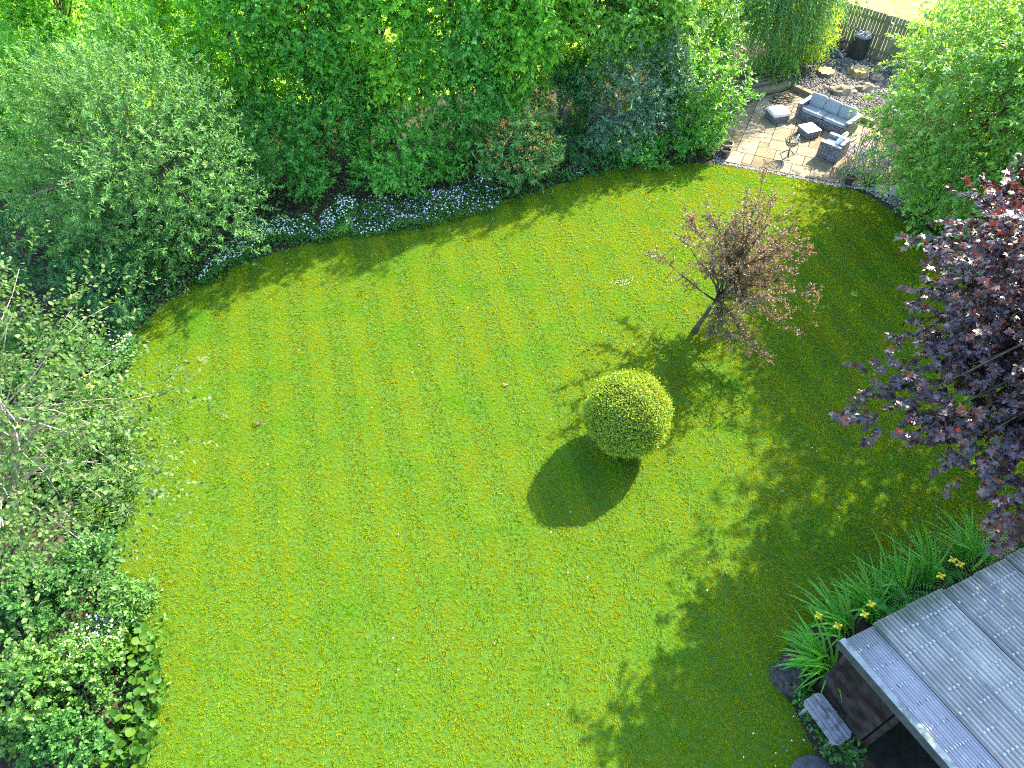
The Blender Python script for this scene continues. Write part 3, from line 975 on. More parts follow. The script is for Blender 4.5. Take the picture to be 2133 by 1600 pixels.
# fixings and the grime caught along every purlin
bmc, bmg = bmesh.new(), bmesh.new()
rn = random.Random(8)
rows = [0.12 + 0.30 * k for k in range(14)]
for si, (b, w, pitch, amp, lift) in enumerate(sheets):
    for a in rows:
        strong = rn.uniform(0.35, 0.95)
        nr = int(w / pitch)
        for k in range(1, nr):
            aa = a + rn.uniform(-0.008, 0.008) + 0.02 * (si % 2)
            if rn.random() < strong:
                mrot = Matrix.Rotation(E1A, 3, 'Z')
                add_box(bmc, SP(aa, b + k * pitch, zr(aa) + 0.03 + lift + amp + 0.001), (0.036, pitch * 0.46, 0.006), mrot)
            if rn.random() < 0.8 * strong:
                mrot = Matrix.Rotation(E1A, 3, 'Z')
                add_box(bmg, SP(aa + 0.005, b + (k + .5) * pitch, zr(aa) + 0.03 + lift - amp + 0.003), (0.04 * rn.uniform(.6, 1.4), pitch * 0.4, 0.006), mrot)
o = link('fixing_caps', bm_mesh('fixing_caps', bmc), M['cap'], shed); o['kind'] = 'stuff'
o = link('valley_grime', bm_mesh('valley_grime', bmg), M['grime'], shed); o['kind'] = 'stuff'
bm = bmesh.new()
quad_prism(bm, [SP(-0.12, B0 - .01, zr(-.12) + .052), SP(4.3, B0 - .01, zr(4.3) + .052), SP(4.3, B0 + .085, zr(4.3) + .056), SP(-0.12, B0 + .085, zr(-.12) + .056)], (0, 0, 0.012))
link('verge_cap', bm_mesh('verge_cap', bm), M['fascia'], shed)
bm = bmesh.new()
quad_prism(bm, [SP(-0.12, B0 - .012, zr(-.12) - .12), SP(4.3, B0 - .012, zr(4.3) - .12), SP(4.3, B0 + .012, zr(4.3) - .12), SP(-0.12, B0 + .012, zr(-.12) - .12)], (0, 0, 0.168))
link('barge_board', bm_mesh('barge_board', bm), M['gutter'], shed)
for a in (0.3, 1.6, 2.9, 4.1):
    bm = bmesh.new()
    quad_prism(bm, [SP(a, B0 + .03, zr(a) - .08), SP(a, 6, zr(a) - .08), SP(a + .05, 6, zr(a) - .08), SP(a + .05, B0 + .03, zr(a) - .08)], (0, 0, 0.09))
    link('purlin', bm_mesh('purlin', bm), M['board'], shed)

# ---- plank bench by the shed
bc = np.array([(4.583 + 4.904 + 5.292 + 4.97) / 4, (3.791 + 3.136 + 3.273 + 3.976) / 4])
bench = empty('plank_bench', (bc[0], bc[1], 0), E1A)
tag(bench, 'small weathered grey plank bench against the dark shed wall', 'bench')
PW = 0.078
for k in range(5):
    y = (k - 2) * PW
    cut = 0.035 if k in (0, 4) else 0.0
    hl = 0.375
    bm = bmesh.new()
    h2 = PW / 2 - 0.005
    if k == 0: pl = [(-hl + .05, y - h2), (hl - .05, y - h2), (hl, y + h2), (-hl, y + h2)]
    elif k == 4: pl = [(-hl, y - h2), (hl, y - h2), (hl - .05, y + h2), (-hl + .05, y + h2)]
    else: pl = [(-hl, y - h2), (hl, y - h2), (hl, y + h2), (-hl, y + h2)]
    lo_ = [bm.verts.new((p[0], p[1], 0.425)) for p in pl]
    hi = [bm.verts.new((p[0], p[1], 0.45 + 0.001 * (k % 3))) for p in pl]
    bm.faces.new(hi); bm.faces.new(lo_[::-1])
    for q in range(4): bm.faces.new((lo_[q], lo_[(q + 1) % 4], hi[(q + 1) % 4], hi[q]))
    bmesh.ops.bevel(bm, geom=[e for e in bm.edges], offset=0.003, segments=1, affect='EDGES')
    link('plank', bm_mesh('plank', bm), M['bench'], bench)
for sx in (-1, 1):
    box_obj('cross_bar', (sx * 0.27, 0, 0.40), (0.05, 0.33, 0.045), M['bench'], bench)
    for sy in (-1, 1):
        bm = bmesh.new()
        add_tube(bm, [(sx * 0.27, sy * 0.10, 0.39), (sx * 0.28, sy * 0.14, 0.0)], [0.03, 0.03], 4)
        link('leg', bm_mesh('leg', bm), M['bench'], bench)


def lump(bm, r, sub=3, amp=0.18, seed=0, flat=1.0, freq=2.4, ridge=0.0):
    from mathutils import noise as mn
    bmesh.ops.create_icosphere(bm, subdivisions=sub, radius=1.0)
    for v in bm.verts:
        p = v.co.copy()
        k = 1 + amp * mn.noise(p * freq + Vector((seed * 3.1, seed, 0))) + amp * 0.5 * mn.noise(p * freq * 2.7 + Vector((seed, 0, seed)))
        if ridge: k += ridge * mn.noise(Vector((p.x * 9, p.y * 9, p.z * 1.2 + seed)))
        v.co = Vector((p.x * r[0] * k, p.y * r[1] * k, max(p.z, -0.35) * r[2] * k * flat))


# stump and rocks
def stump(name, label, loc, r, h, seed, barkm, topm, cat='tree stump', group=None):
    root = empty(name, loc)
    tag(root, label, cat, group)
    rng_ = random.Random(seed)
    from mathutils import noise as mn
    n = 44
    bm = bmesh.new()
    rings = []
    for z, f in ((-.02, 1.22), (h * .25, 1.05), (h * .5, 1.0), (h * .75, 1.02), (h, .97)):
        rings.append([bm.verts.new((r * f * (1 + .13 * mn.noise(Vector((math.cos(6.283 * k / n) * 2, math.sin(6.283 * k / n) * 2, seed))) + .045 * math.sin(k * 2.3 + seed + z * 9) + .04 * math.sin(k * 1.1 + seed * 2 - z * 7)) * math.cos(6.283 * k / n),
                                    r * f * (1 + .13 * mn.noise(Vector((math.cos(6.283 * k / n) * 2, math.sin(6.283 * k / n) * 2, seed))) + .045 * math.sin(k * 2.3 + seed + z * 9) + .04 * math.sin(k * 1.1 + seed * 2 - z * 7)) * math.sin(6.283 * k / n), z + (.02 * math.sin(k * 1.3) if z == h else 0))) for k in range(n)])
    for A, B in zip(rings, rings[1:]):
        for k in range(n): bm.faces.new((A[k], A[(k + 1) % n], B[(k + 1) % n], B[k]))
    top = [v.co.copy() for v in rings[-1]]
    link('bark', bm_mesh('bark', bm, True), barkm, root)
    bm = bmesh.new()
    c = bm.verts.new((0, 0, h - 0.015))
    vs_ = [bm.verts.new(p * 1.0) for p in top]
    ins = [bm.verts.new(Vector((p.x * .5, p.y * .5, h - .012))) for p in top]
    for k in range(n):
        bm.faces.new((vs_[k], vs_[(k + 1) % n], ins[(k + 1) % n], ins[k]))
        bm.faces.new((ins[k], ins[(k + 1) % n], c))
    link('cut_top', bm_mesh('cut_top', bm), topm, root)
    return root


stump('tree_stump', 'dark grey rotting stump on the lawn edge beside the irises', (4.62, 4.32, 0), 0.25, 0.22, 4, M['stump'], M['stump'])
bm = bmesh.new(); lump(bm, (0.34, 0.27, 0.2), 3, 0.12, 3)
tag(link('boulder', bm_mesh('boulder', bm, True), M['greyrock'], None, (4.66, 2.86, 0.0)), 'smooth dark grey boulder on the ground below the plank bench', 'boulder')

# ------------------------------------------------------------------ patio things
def woven(root, boxes, part='weave', rows_h=0.036, core_in=0.008):
    """each box: x0,x1,y0,y1,z0,z1 -> dark core plus rows of grey strands standing proud"""
    bc_, bw = bmesh.new(), bmesh.new()
    rr = random.Random(2)
    for (x0, x1, y0, y1, z0, z1) in boxes:
        add_box(bc_, ((x0 + x1) / 2, (y0 + y1) / 2, (z0 + z1) / 2), (x1 - x0 - 2 * core_in, y1 - y0 - 2 * core_in, z1 - z0))
        nrow = max(1, int((z1 - z0) / rows_h))
        hh = (z1 - z0) / nrow
        for k in range(nrow):
            zc = z0 + (k + .5) * hh
            t = hh * 0.62
            for (ax, cst) in (('x', y0), ('x', y1), ('y', x0), ('y', x1)):
                a0, a1 = (x0, x1) if ax == 'x' else (y0, y1)
                nseg = max(1, int(round((a1 - a0) / 0.11)))
                sl = (a1 - a0) / nseg
                for s in range(nseg):
                    mid = a0 + (s + .5) * sl
                    if ax == 'x': add_box(bw, (mid, cst, zc), (sl * .90, core_in * 2, t))
                    else: add_box(bw, (cst, mid, zc), (core_in * 2, sl * .90, t))
    link('core', bm_mesh('core', bc_), M['wickercore'], root)
    o = link(part, bm_mesh(part, bw), M['wicker'], root)
    o['kind'] = 'stuff'


def cushion_mesh(name, sx, sy, sz, puff=0.35, n=7):
    bm = bmesh.new()
    bmesh.ops.create_cube(bm, size=2.0)
    bmesh.ops.subdivide_edges(bm, edges=bm.edges[:], cuts=n, use_grid_fill=True)
    for v in bm.verts:
        x, y, z = v.co
        k = (abs(x) ** 8 + abs(y) ** 8 + 1e-9) ** (1 / 8)
        q = max(abs(x), abs(y))
        f = q / k if k > 1e-6 else 1
        e = 1 - puff * (max(abs(x), abs(y)) ** 4)
        v.co = (x * f * sx / 2, y * f * sy / 2, z * e * sz / 2)
    return bm_mesh(name, bm, True)


# sofa: local x along its length, y towards its back
sofa_o = np.array([9.405, 22.611])
SAZ = R(-47.0)
sofa = empty('sofa', (9.36, 22.56, 0.03), SAZ)
tag(sofa, 'long grey wicker sofa with three back cushions on the patio', 'sofa')
LN, DP, AH = 1.84, 0.74, 0.50
woven(sofa, [(0, 0.12, 0, DP, 0.03, AH), (LN - 0.12, LN, 0, DP, 0.03, AH), (0.12, LN - 0.12, 0.02, DP - 0.12, 0.03, 0.27), (0.12, LN - 0.12, DP - 0.13, DP, 0.03, 0.55)])
for x in (0.06, LN - 0.06): box_obj('armrest', (x, DP / 2, AH + 0.012), (0.135, DP + 0.01, 0.024), M['wickertop'], sofa, 0.006)
box_obj('back_rail', (LN / 2, DP - 0.065, 0.562), (LN - 0.24, 0.14, 0.024), M['wickertop'], sofa, 0.006)
sm = cushion_mesh('seat_cushion', 0.795, 0.60, 0.11, 0.25)
for k in range(2): link('seat_cushion', sm, M['cushion'], sofa, (0.12 + 0.4 + k * 0.80, 0.32, 0.325))
bmx = cushion_mesh('back_cushion', 0.525, 0.40, 0.15, 0.4)
for k in range(3):
    o = link('back_cushion', bmx, M['cushion'], sofa, (0.12 + 0.267 + k * 0.533, 0.545, 0.545))
    o.rotation_euler = (R(68), R((-2, 1.5, -1)[k]), R((2, -1, 1)[k]))
for x in (0.05, LN - 0.05):
    for y in (0.05, DP - 0.05): box_obj('foot', (x, y, 0.015), (0.05, 0.05, 0.03), M['plastic'], sofa, 0.004)

# armchair: local x across, y towards its back
chair = empty('armchair', (9.44, 20.23, 0.03), R(47.6))
tag(chair, 'single grey wicker armchair with a pale cushion facing left', 'armchair')
CW, CD = 0.70, 0.66
# local +x runs to the far arm, local -y points to the back (world -42 degrees)
woven(chair, [(0, 0.10, -CD, 0, 0.03, 0.50), (CW - 0.10, CW, -CD, 0, 0.03, 0.50), (0.10, CW - 0.10, -CD + .12, -0.02, 0.03, 0.27), (0.10, CW - 0.10, -CD, -CD + 0.12, 0.03, 0.55)])
for x in (0.05, CW - 0.05): box_obj('armrest', (x, -CD / 2, 0.512), (0.115, CD + 0.01, 0.024), M['wickertop'], chair, 0.006)
box_obj('back_rail', (CW / 2, -CD + 0.06, 0.562), (CW - 0.2, 0.13, 0.024), M['wickertop'], chair, 0.006)
link('seat_cushion', cushion_mesh('seat_cushion', 0.49, 0.52, 0.11, 0.25), M['whitetop'], chair, (CW / 2, -0.27, 0.325))
o = link('back_cushion', cushion_mesh('back_cushion', 0.48, 0.40, 0.15, 0.4), M['whitetop'], chair, (CW / 2 + .05, -CD + 0.22, 0.57))
o.rotation_euler = (R(-66), 0, R(4))
for x in (0.05, CW - 0.05):
    for y in (-0.05, -CD + 0.05): box_obj('foot', (x, y, 0.015), (0.05, 0.05, 0.03), M['plastic'], chair, 0.004)

# footstool and coffee table
st = empty('footstool', (8.745, 22.47, 0.03), R(14))
tag(st, 'square wicker footstool with a thick white cushion near the sleepers', 'footstool')
woven(st, [(-.285, .285, -.285, .285, 0.02, 0.22)])
link('cushion', cushion_mesh('cushion', 0.60, 0.60, 0.10, 0.15), M['whitetop'], st, (0, 0, 0.27))
tb = empty('coffee_table', (9.53, 21.50, 0.03), R(21))
tag(tb, 'low wicker coffee table with a flat white glass top before the sofa', 'coffee table')
woven(tb, [(-.25, .25, -.25, .25, 0.02, 0.215)])
box_obj('table_top', (0, 0, 0.232), (0.54, 0.54, 0.014), M['glasstop'], tb, 0.004)

# fire basket
fb = empty('fire_basket', (8.56, 20.22, 0.03))
tag(fb, 'black iron fire basket on a curved stand in the patio centre', 'fire basket')
bm = bmesh.new()
zb, zt_ = 0.34, 0.56
for r, z in ((0.215, zt_), (0.185, 0.47), (0.13, 0.385)):
    add_tube(bm, [(r * math.cos(6.2832 * k / 24), r * math.sin(6.2832 * k / 24), z) for k in range(24)], 0.013 if z == zt_ else 0.009, 5, True)
for k in range(18):
    a = 6.2832 * k / 18
    add_tube(bm, [(r * math.cos(a), r * math.sin(a), z) for r, z in ((0.03, zb), (0.13, 0.385), (0.185, 0.47), (0.215, zt_))], 0.008, 4)
link('basket', bm_mesh('basket', bm), M['iron'], fb)
bm = bmesh.new()
add_lathe(bm, [(0.0, zb), (0.09, zb + .01), (0.10, zb + .03), (0.0, zb + .02)], 16)
link('ash_plate', bm_mesh('ash_plate', bm), M['iron'], fb)
bm = bmesh.new(); add_tube(bm, [(0, 0, 0.0), (0, 0, zb + 0.01)], 0.02, 6)
link('pole', bm_mesh('pole', bm), M['iron'], fb)
for a in (0.35, 2.45, 4.5):
    bm = bmesh.new()
    add_tube(bm, [(0.0, 0, 0.20), (0.09 * math.cos(a), 0.09 * math.sin(a), 0.16), (0.20 * math.cos(a), 0.20 * math.sin(a), 0.04), (0.25 * math.cos(a), 0.25 * math.sin(a), 0.005), (0.24 * math.cos(a + .25), 0.24 * math.sin(a + .25), 0.008)], 0.014, 5)
    link('leg', bm_mesh('leg', bm), M['iron'], fb)
bm = bmesh.new(); add_tube(bm, [(8.50, 20.25, 0.43), (8.46, 20.27, 0.86)], 0.009, 5)
tag(link('poker', bm_mesh('poker', bm), M['iron']), 'thin dark poker standing upright in the fire basket', 'poker')
bm = bmesh.new(); add_tube(bm, [(8.62, 20.18, 0.46), (8.66, 20.20, 0.58), (8.69, 20.22, 0.68), (8.70, 20.23, 0.76)], [0.02, 0.026, 0.03, 0.022], 6)
tag(link('white_log', bm_mesh('white_log', bm, True), M['paper']), 'pale peeled log sticking out of the fire basket', 'log')


def pot(name, label, loc, r, h, mat, soil=True):
    root = empty(name, loc)
    tag(root, label, 'plant pot')
    bm = bmesh.new()
    add_lathe(bm, [(0, 0), (r * .72, 0), (r * .82, h * .3), (r * .92, h * .8), (r * 1.03, h * .86), (r * 1.03, h), (r * .88, h), (r * .84, h * .78), (0, h * .76)], 26)
    link('body', bm_mesh('body', bm, True), mat, root)
    bm = bmesh.new()
    add_lathe(bm, [(0, h * .80), (r * .84, h * .79)], 20)
    link('compost', bm_mesh('compost', bm), M['soil'], root)
    return root


pot('plant_pot', 'tan glazed pot at the patio edge, behind the dark pot', (6.68, 20.50, 0.03), 0.20, 0.30, M['terracotta'])
pot('plant_pot', 'small dark glazed pot in front of the tan pot', (6.60, 20.18, 0.03), 0.155, 0.26, M['darkpot'])

# garden hose loops
hose = bmesh.new()
pts_ = []
for k in range(120):
    a = k * 0.22
    cx, cy_ = (9.10 + 0.002 * k, 23.55 + 0.0022 * k)
    r = 0.28 + 0.06 * math.sin(k * 0.31)
    pts_.append((cx + r * math.cos(a) * 1.25, cy_ + r * math.sin(a) * .8, 0.05 + 0.015 * math.sin(k * .7) + .0003 * k))
add_tube(hose, pts_, 0.011, 5)
tag(link('garden_hose', bm_mesh('garden_hose', hose, True), M['plastic']), 'loose coil of thin dark hose on paving behind the footstool', 'hose')

# timber sleepers
def sleeper(label, a, b, w, h, z=0.0):
    a, b = np.array(a), np.array(b)
    c = (a + b) / 2
    L0 = np.linalg.norm(b - a)
    o = box_obj('timber_sleeper', (c[0], c[1], z + h / 2), (L0, w, h), M['sleeper'], None, 0.012)
    o.rotation_euler = (0, 0, math.atan2(*(b - a)[::-1]))
    tag(o, label, 'sleeper', 'timber sleepers around the patio')


sleeper('long timber sleeper edging the back left of the patio', (7.30, 23.55), (9.66, 24.62), 0.20, 0.22, 0.0)
sleeper('second sleeper, raised one row behind the long patio edge', (7.22, 23.86), (9.30, 24.80), 0.09, 0.24)
sleeper('third thin sleeper counting back from the patio edge', (7.16, 24.02), (9.25, 24.96), 0.08, 0.26)
sleeper('rearmost thin sleeper of the row, against the chippings', (7.10, 24.18), (9.20, 25.12), 0.07, 0.28)
sleeper('short sleeper between the sofa back and the gravel', (9.80, 24.50), (10.75, 23.30), 0.20, 0.20)
sleeper('half hidden sleeper right of the sofa under the tree', (11.1, 22.9), (11.85, 22.05), 0.18, 0.18)

# rocks in the gravel
stump('cut_log', 'round cut log slice with pale top, left one on gravel', (11.27, 25.62, 0), 0.30, 0.14, 1, M['bark'], M['log_end'], 'log', 'log slices on the gravel')
stump('cut_log', 'taller cut log with orange bark, in the fence shadow', (12.45, 25.62, 0), 0.33, 0.22, 2, M['log_end'], M['log_end'], 'log', 'log slices on the gravel')
stump('cut_log', 'grey log end half under the birch on gravel', (10.32, 25.55, 0), 0.22, 0.22, 6, M['stump'], M['stump'], 'log', 'log slices on the gravel')
for (x, y, r, sd, lb) in ((11.45, 24.30, (.46, .30, .20), 1, 'large tan rock lying on gravel behind the sofa'), (12.35, 24.5, (.34, .22, .18), 2, 'medium rock right of the large tan rock on gravel'),
                          (12.95, 25.2, (.22, .18, .15), 3, 'small mossy rock on gravel under the right tree edge'), (13.25, 25.9, (.24, .18, .16), 7, 'mossy rock in the striped shade under the fence'),
                          (11.95, 27.0, (.26, .2, .17), 5, 'grey rock under the brick pile left of the bin')):
    bm = bmesh.new(); lump(bm, r, 3, 0.35, sd, 1.0, 1.9)
    tag(link('rock', bm_mesh('rock', bm), M['rock'] if sd != 5 else M['greyrock'], None, (x, y, 0.04)), lb, 'rock')
# stack of bricks by the bin
bs = empty('brick_stack', (12.2, 27.55, 0))
tag(bs, 'low stack of old bricks under a grey slab left of the bin', 'bricks')
for k in range(5):
    for s in (-1, 1):
        o = box_obj('brick', (s * 0.07, 0, 0.035 + k * 0.07), (0.105, 0.215, 0.065), M['brick'], bs, 0.006)
        o.rotation_euler = (0, 0, R(8 * math.sin(k * 2 + s) + (90 if k % 2 else 0)))
        if k % 2: o.location = (0, s * 0.07, 0.035 + k * 0.07)
box_obj('slab', (0, 0, 0.39), (0.42, 0.36, 0.07), M['greyrock'], bs, 0.015)
bm = bmesh.new(); add_tube(bm, [(11.95, 27.35, 0.30), (12.22, 26.75, 0.06)], 0.05, 10)
tag(link('drain_pipe', bm_mesh('drain_pipe', bm), M['greenpipe']), 'short pale green pipe leaning on the ground by the bin', 'pipe')
# black compost bin
bn = empty('compost_bin', (12.78, 27.0, 0))
tag(bn, 'black round dustbin with a strapped lid standing against the fence', 'bin')
bm = bmesh.new(); add_lathe(bm, [(0, 0), (0.33, 0), (0.335, .05), (0.295, .74), (0.30, .78), (0, .78)], 28)
link('body', bm_mesh('body', bm, True), M['plastic'], bn)
bm = bmesh.new(); add_lathe(bm, [(0.315, .76), (0.32, .80), (0.30, .83), (0.18, .85), (0, .855)], 28)
link('lid', bm_mesh('lid', bm, True), M['lid'], bn)
for k, (a, o_) in enumerate(((R(25), -0.02), (R(110), 0.03))):
    bm = bmesh.new()
    add_box(bm, (0, 0, 0), (0.56, 0.045, 0.012), Matrix.Rotation(a, 3, 'Z'))
    link('strap', bm_mesh('strap', bm), M['strap'], bn, (o_, 0, 0.862 + k * .004))
bm = bmesh.new(); add_box(bm, (0, 0, 0), (0.19, 0.15, 0.05), Matrix.Rotation(R(35), 3, 'Z'))
tag(link('timber_offcut', bm_mesh('timber_offcut', bm), M['cardboard'], None, (12.89, 26.96, 0.90)), 'tan timber offcut lying on the bin lid', 'timber')

# ---- fence
FA = R(-42.1)
f0 = np.array([11.55, 28.52])
FU = np.array([math.cos(FA), math.sin(FA)])
FN = np.array([-math.sin(FA), math.cos(FA)])
fence = empty('wooden_fence', (f0[0], f0[1], 0), FA)
tag(fence, 'tall weathered slatted timber fence behind the gravel and bin', 'fence')
FL, FH = 5.4, 1.56
rn = random.Random(4)
sp = 0.122
sm_ = []
for k in range(4):
    bm = bmesh.new(); add_box(bm, (0, 0, 0), (0.106, 0.018, FH - 0.06 + 0.008 * k), None, 0.003)
    sm_.append(bm_mesh('slat', bm))
for k in range(int(FL / sp)):
    o = link('slat', sm_[k % 4], M['fence'], fence, (k * sp, rn.uniform(-.002, .002), FH / 2 + 0.02))
    o.rotation_euler = (0, R(rn.uniform(-.5, .5)), 0)
for z in (0.32, 0.82, 1.32): box_obj('rail', (FL / 2, -0.034, z), (FL, 0.045, 0.085), M['fence'], fence, 0.004)
for x in (0.62, 2.50, 4.40): box_obj('post', (x, -0.105, FH / 2 + .01), (0.11, 0.10, FH + 0.02), M['fence'], fence, 0.008)
box_obj('gravel_board', (FL / 2, 0.0, 0.07), (FL, 0.03, 0.14), M['fence'], fence, 0.004).location.y = -0.034
box_obj('patch_panel', (3.25, -0.075, 0.57), (0.95, 0.016, 0.40), M['fence'], fence, 0.004)
# thin wire post in the dry field
bm = bmesh.new(); add_tube(bm, [(0, 0, 0), (0.02, 0, 1.0)], 0.02, 5)
tag(link('field_stake', bm_mesh('field_stake', bm), M['palebark'], None, tuple(ground_at(1972, 50))), 'thin pale stake standing in the dry field beyond the fence', 'stake')

# pale flagstone at the path
pp = np.array(ground_at(1842, 396)[:2])
box_obj('flagstone', (pp[0] + .05, pp[1], 0.035), (0.62, 0.5, 0.05), M['path'], None, 0.01)
fs = bpy.data.objects['flagstone']; fs.rotation_euler = (0, 0, R(-20))
tag(fs, 'pale flagstone in the chippings between lavender pots and tree', 'flagstone')

# ------------------------------------------------------------------ topiary ball
tp_base = np.array([2.42, 9.12, 0])
ball = empty('topiary_ball', tp_base)
tag(ball, 'round clipped box bush standing alone on the sunny lawn', 'bush')
rng = np.random.default_rng(21)
n = 34000
d = norm(rng.normal(size=(n, 3)))
bc_ = np.array([-0.09, 0.10, 0.97])
rad = np.array([0.85, 0.85, 0.88])
lowf = 1 + 0.045 * np.sin(d[:, 0] * 7 + 1) * np.sin(d[:, 1] * 6 + 2) + 0.018 * np.sin(d[:, 2] * 9 + d[:, 0] * 4)
P = bc_ + d * rad * lowf[:, None] * (rng.uniform(0.88, 1.0, (n, 1)) + 0.07 * (rng.uniform(size=(n, 1)) < .06))
ld = norm(d * 0.7 + rng.normal(size=(n, 3)) * 0.65)
nv = norm(d + rng.normal(size=(n, 3)) * 0.55)
LL = rng.uniform(0.026, 0.058, n)
tone = np.where(rng.uniform(size=n) < 0.25, rng.uniform(0.2, 0.9, n), 0.0)
link('foliage', leaves_mesh('foliage', P, ld, nv, LL, LL * 0.6, tone), M['topiary'], ball)
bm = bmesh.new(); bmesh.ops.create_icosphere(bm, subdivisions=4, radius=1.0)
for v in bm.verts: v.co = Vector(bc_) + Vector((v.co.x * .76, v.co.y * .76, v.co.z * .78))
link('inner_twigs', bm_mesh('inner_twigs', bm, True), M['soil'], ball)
bm = bmesh.new(); add_tube(bm, [(0.02, -0.02, -0.03), (0, 0, 0.12), (-.03, .03, 0.4)], [0.075, 0.06, 0.05], 8)
link('trunk', bm_mesh('trunk', bm, True), M['bark'], ball)

# ------------------------------------------------------------------ crab apple on the lawn
def crab_apple():
    rng = np.random.default_rng(33)
    base = np.array([4.42, 12.56, 0.0])
    root = empty('crab_apple_tree', base)
    tag(root, 'small open purple leaved crab apple tree on the lawn', 'tree')
    bm = bmesh.new()
    fork = np.array([0.26, 0.10, 0.70])
    add_tube(bm, [(0, 0, -0.03), (0.06, 0.02, 0.2), (0.17, .05, 0.45), fork], [0.085, 0.06, 0.052, 0.048], 8)
    tips = []
    cc = np.array([0.62, 0.25, 2.2])
    tw = []
    for k in range(42):
        a = k * 2.399 + rng.normal() * .3
        el = rng.uniform(-0.02, 1.0)
        Ln = rng.uniform(1.45, 2.35) * (0.95 + 0.18 * (el > .8))
        d = np.array([math.cos(a) * math.cos(el * 1.35), math.sin(a) * math.cos(el * 1.35), math.sin(el * 1.35)])
        st_ = fork + np.array([.14, .06, .25]) * rng.uniform(0, 3.6)
        p = [st_]
        for s in range(5):
            d = norm(d + np.array([0.02, 0, 0.03]) + rng.normal(size=3) * 0.17)
            p.append(p[-1] + d * Ln / 5)
        add_tube(bm, p, [0.026, 0.02, 0.015, 0.011, 0.008, 0.004], 5)
        for s in range(2, 6):
            for q in range(6):
                t = rng.uniform()
                o = p[s - 1] + (p[s] - p[s - 1]) * t
                dd = norm(norm(p[s] - p[s - 1]) * .6 + rng.normal(size=3) * .6 + np.array([0, 0, .15]))
                e = o + dd * rng.uniform(.18, .45)
                tw.append((o, e))
    for o, e in tw: add_tube(bm, [o, (o + e) / 2 + rng.normal(size=3) * .015, e], [0.006, 0.005, 0.003], 3)
    link('trunk', bm_mesh('trunk', bm, True), M['crabbark'], root)
    P, D_, T_ = [], [], []
    for o, e in tw:
        n = 17
        t = rng.uniform(0.05, 1.15, (n, 1))
        P.append(o + (e - o) * t + rng.normal(size=(n, 3)) * 0.02)
        D_.append(norm(norm(e - o) * .5 + rng.normal(size=(n, 3)) * .7))
        red = np.clip((o[0] - 0.7) * 0.6, 0, .7)
        T_.append(np.where(rng.uniform(size=n) < 0.2 + red * .6, rng.uniform(.3, 1, n), rng.uniform(0, .15, n)))
    P, D_, T_ = np.concatenate(P), np.concatenate(D_), np.concatenate(T_)
    n = len(P)
    LL = rng.uniform(0.035, 0.08, n)
    link('crown', leaves_mesh('crown', P, D_, norm(np.array([0, 0, .8]) + rng.normal(size=(n, 3)) * .6), LL, LL * .55, T_), M['crab'], root)


crab_apple()

# ------------------------------------------------------------------ trees and shrubs
# big grey-green willow at the left of the border
c = depth_at(285, 325, 18.3)
plant('willow_tree', 'tree', 'large rounded grey green willow at the left end of the border', (c[0] + .1, c[1] + .2, 0), c, (2.95, 2.7, 2.75), 'willow', 1,
      nb=150, nt=34, nl=17, tl=0.42, L=0.105, W=0.030, rb=0.62, trunk=0.16, nlimb=26, up=0.35, hang=0.0, young=0.5, inner=0.5)

# the row of tall hedgerow trees at the back
rows_ = [  # px, py of the base on the ground, height, radius, material, label
    (40, 312, 6.5, 2.0, 'hedge2', 'dark leafy tree behind the willow at the far left'),
    (190, 182, 6.7, 2.0, 'hedge2', 'leafy tree whose top shows over the willow top, near the field corner'),
    (400, 237, 7.7, 2.1, 'hedge', 'tall leafy tree showing just above the willow'),
    (545, 307, 7.3, 2.0, 'hedge', 'bright leafy tree immediately right of the willow'),
    (680, 317, 7.4, 1.95, 'hedge2', 'back row tree over the dark laurel, second right of the willow'),
    (820, 294, 7.7, 2.0, 'hedge', 'back row tree above the purple flowers'),
    (955, 282, 7.7, 1.95, 'hedge2', 'back row tree in front of the bright field gap'),
    (1085, 262, 7.8, 2.0, 'hedge', 'back row tree above the orange flowered shrub'),
    (1220, 237, 7.5, 1.9, 'brightlaurel', 'lighter green back row tree above the silver shrub'),
    (1350, 212, 7.3, 1.8, 'brightlaurel', 'yellowish green tree left of the weeping birch'),
]
for i, (x, y, h, r, mt, lb) in enumerate(rows_):
    b = ground_at(x, y)
    LS = (.11, .12, .125, .145, .105, .135, .112, .15, .12, .13)[i]
    plant('hedgerow_tree', 'tree', lb, b, (b[0], b[1], h * 0.54), (r, r * .95, h * 0.46), mt, 100 + i, nb=105, nt=28, nl=13, tl=0.36, L=LS, W=LS * (.50, .52, .54, .44, .58, .50, .60, .42, .55, .46)[i],
          rb=0.44, trunk=0.10, nlimb=18, group='trees in the row behind the border', up=0.1, hang=0.35, young=0.8, inner=0.4, lo=-0.95)

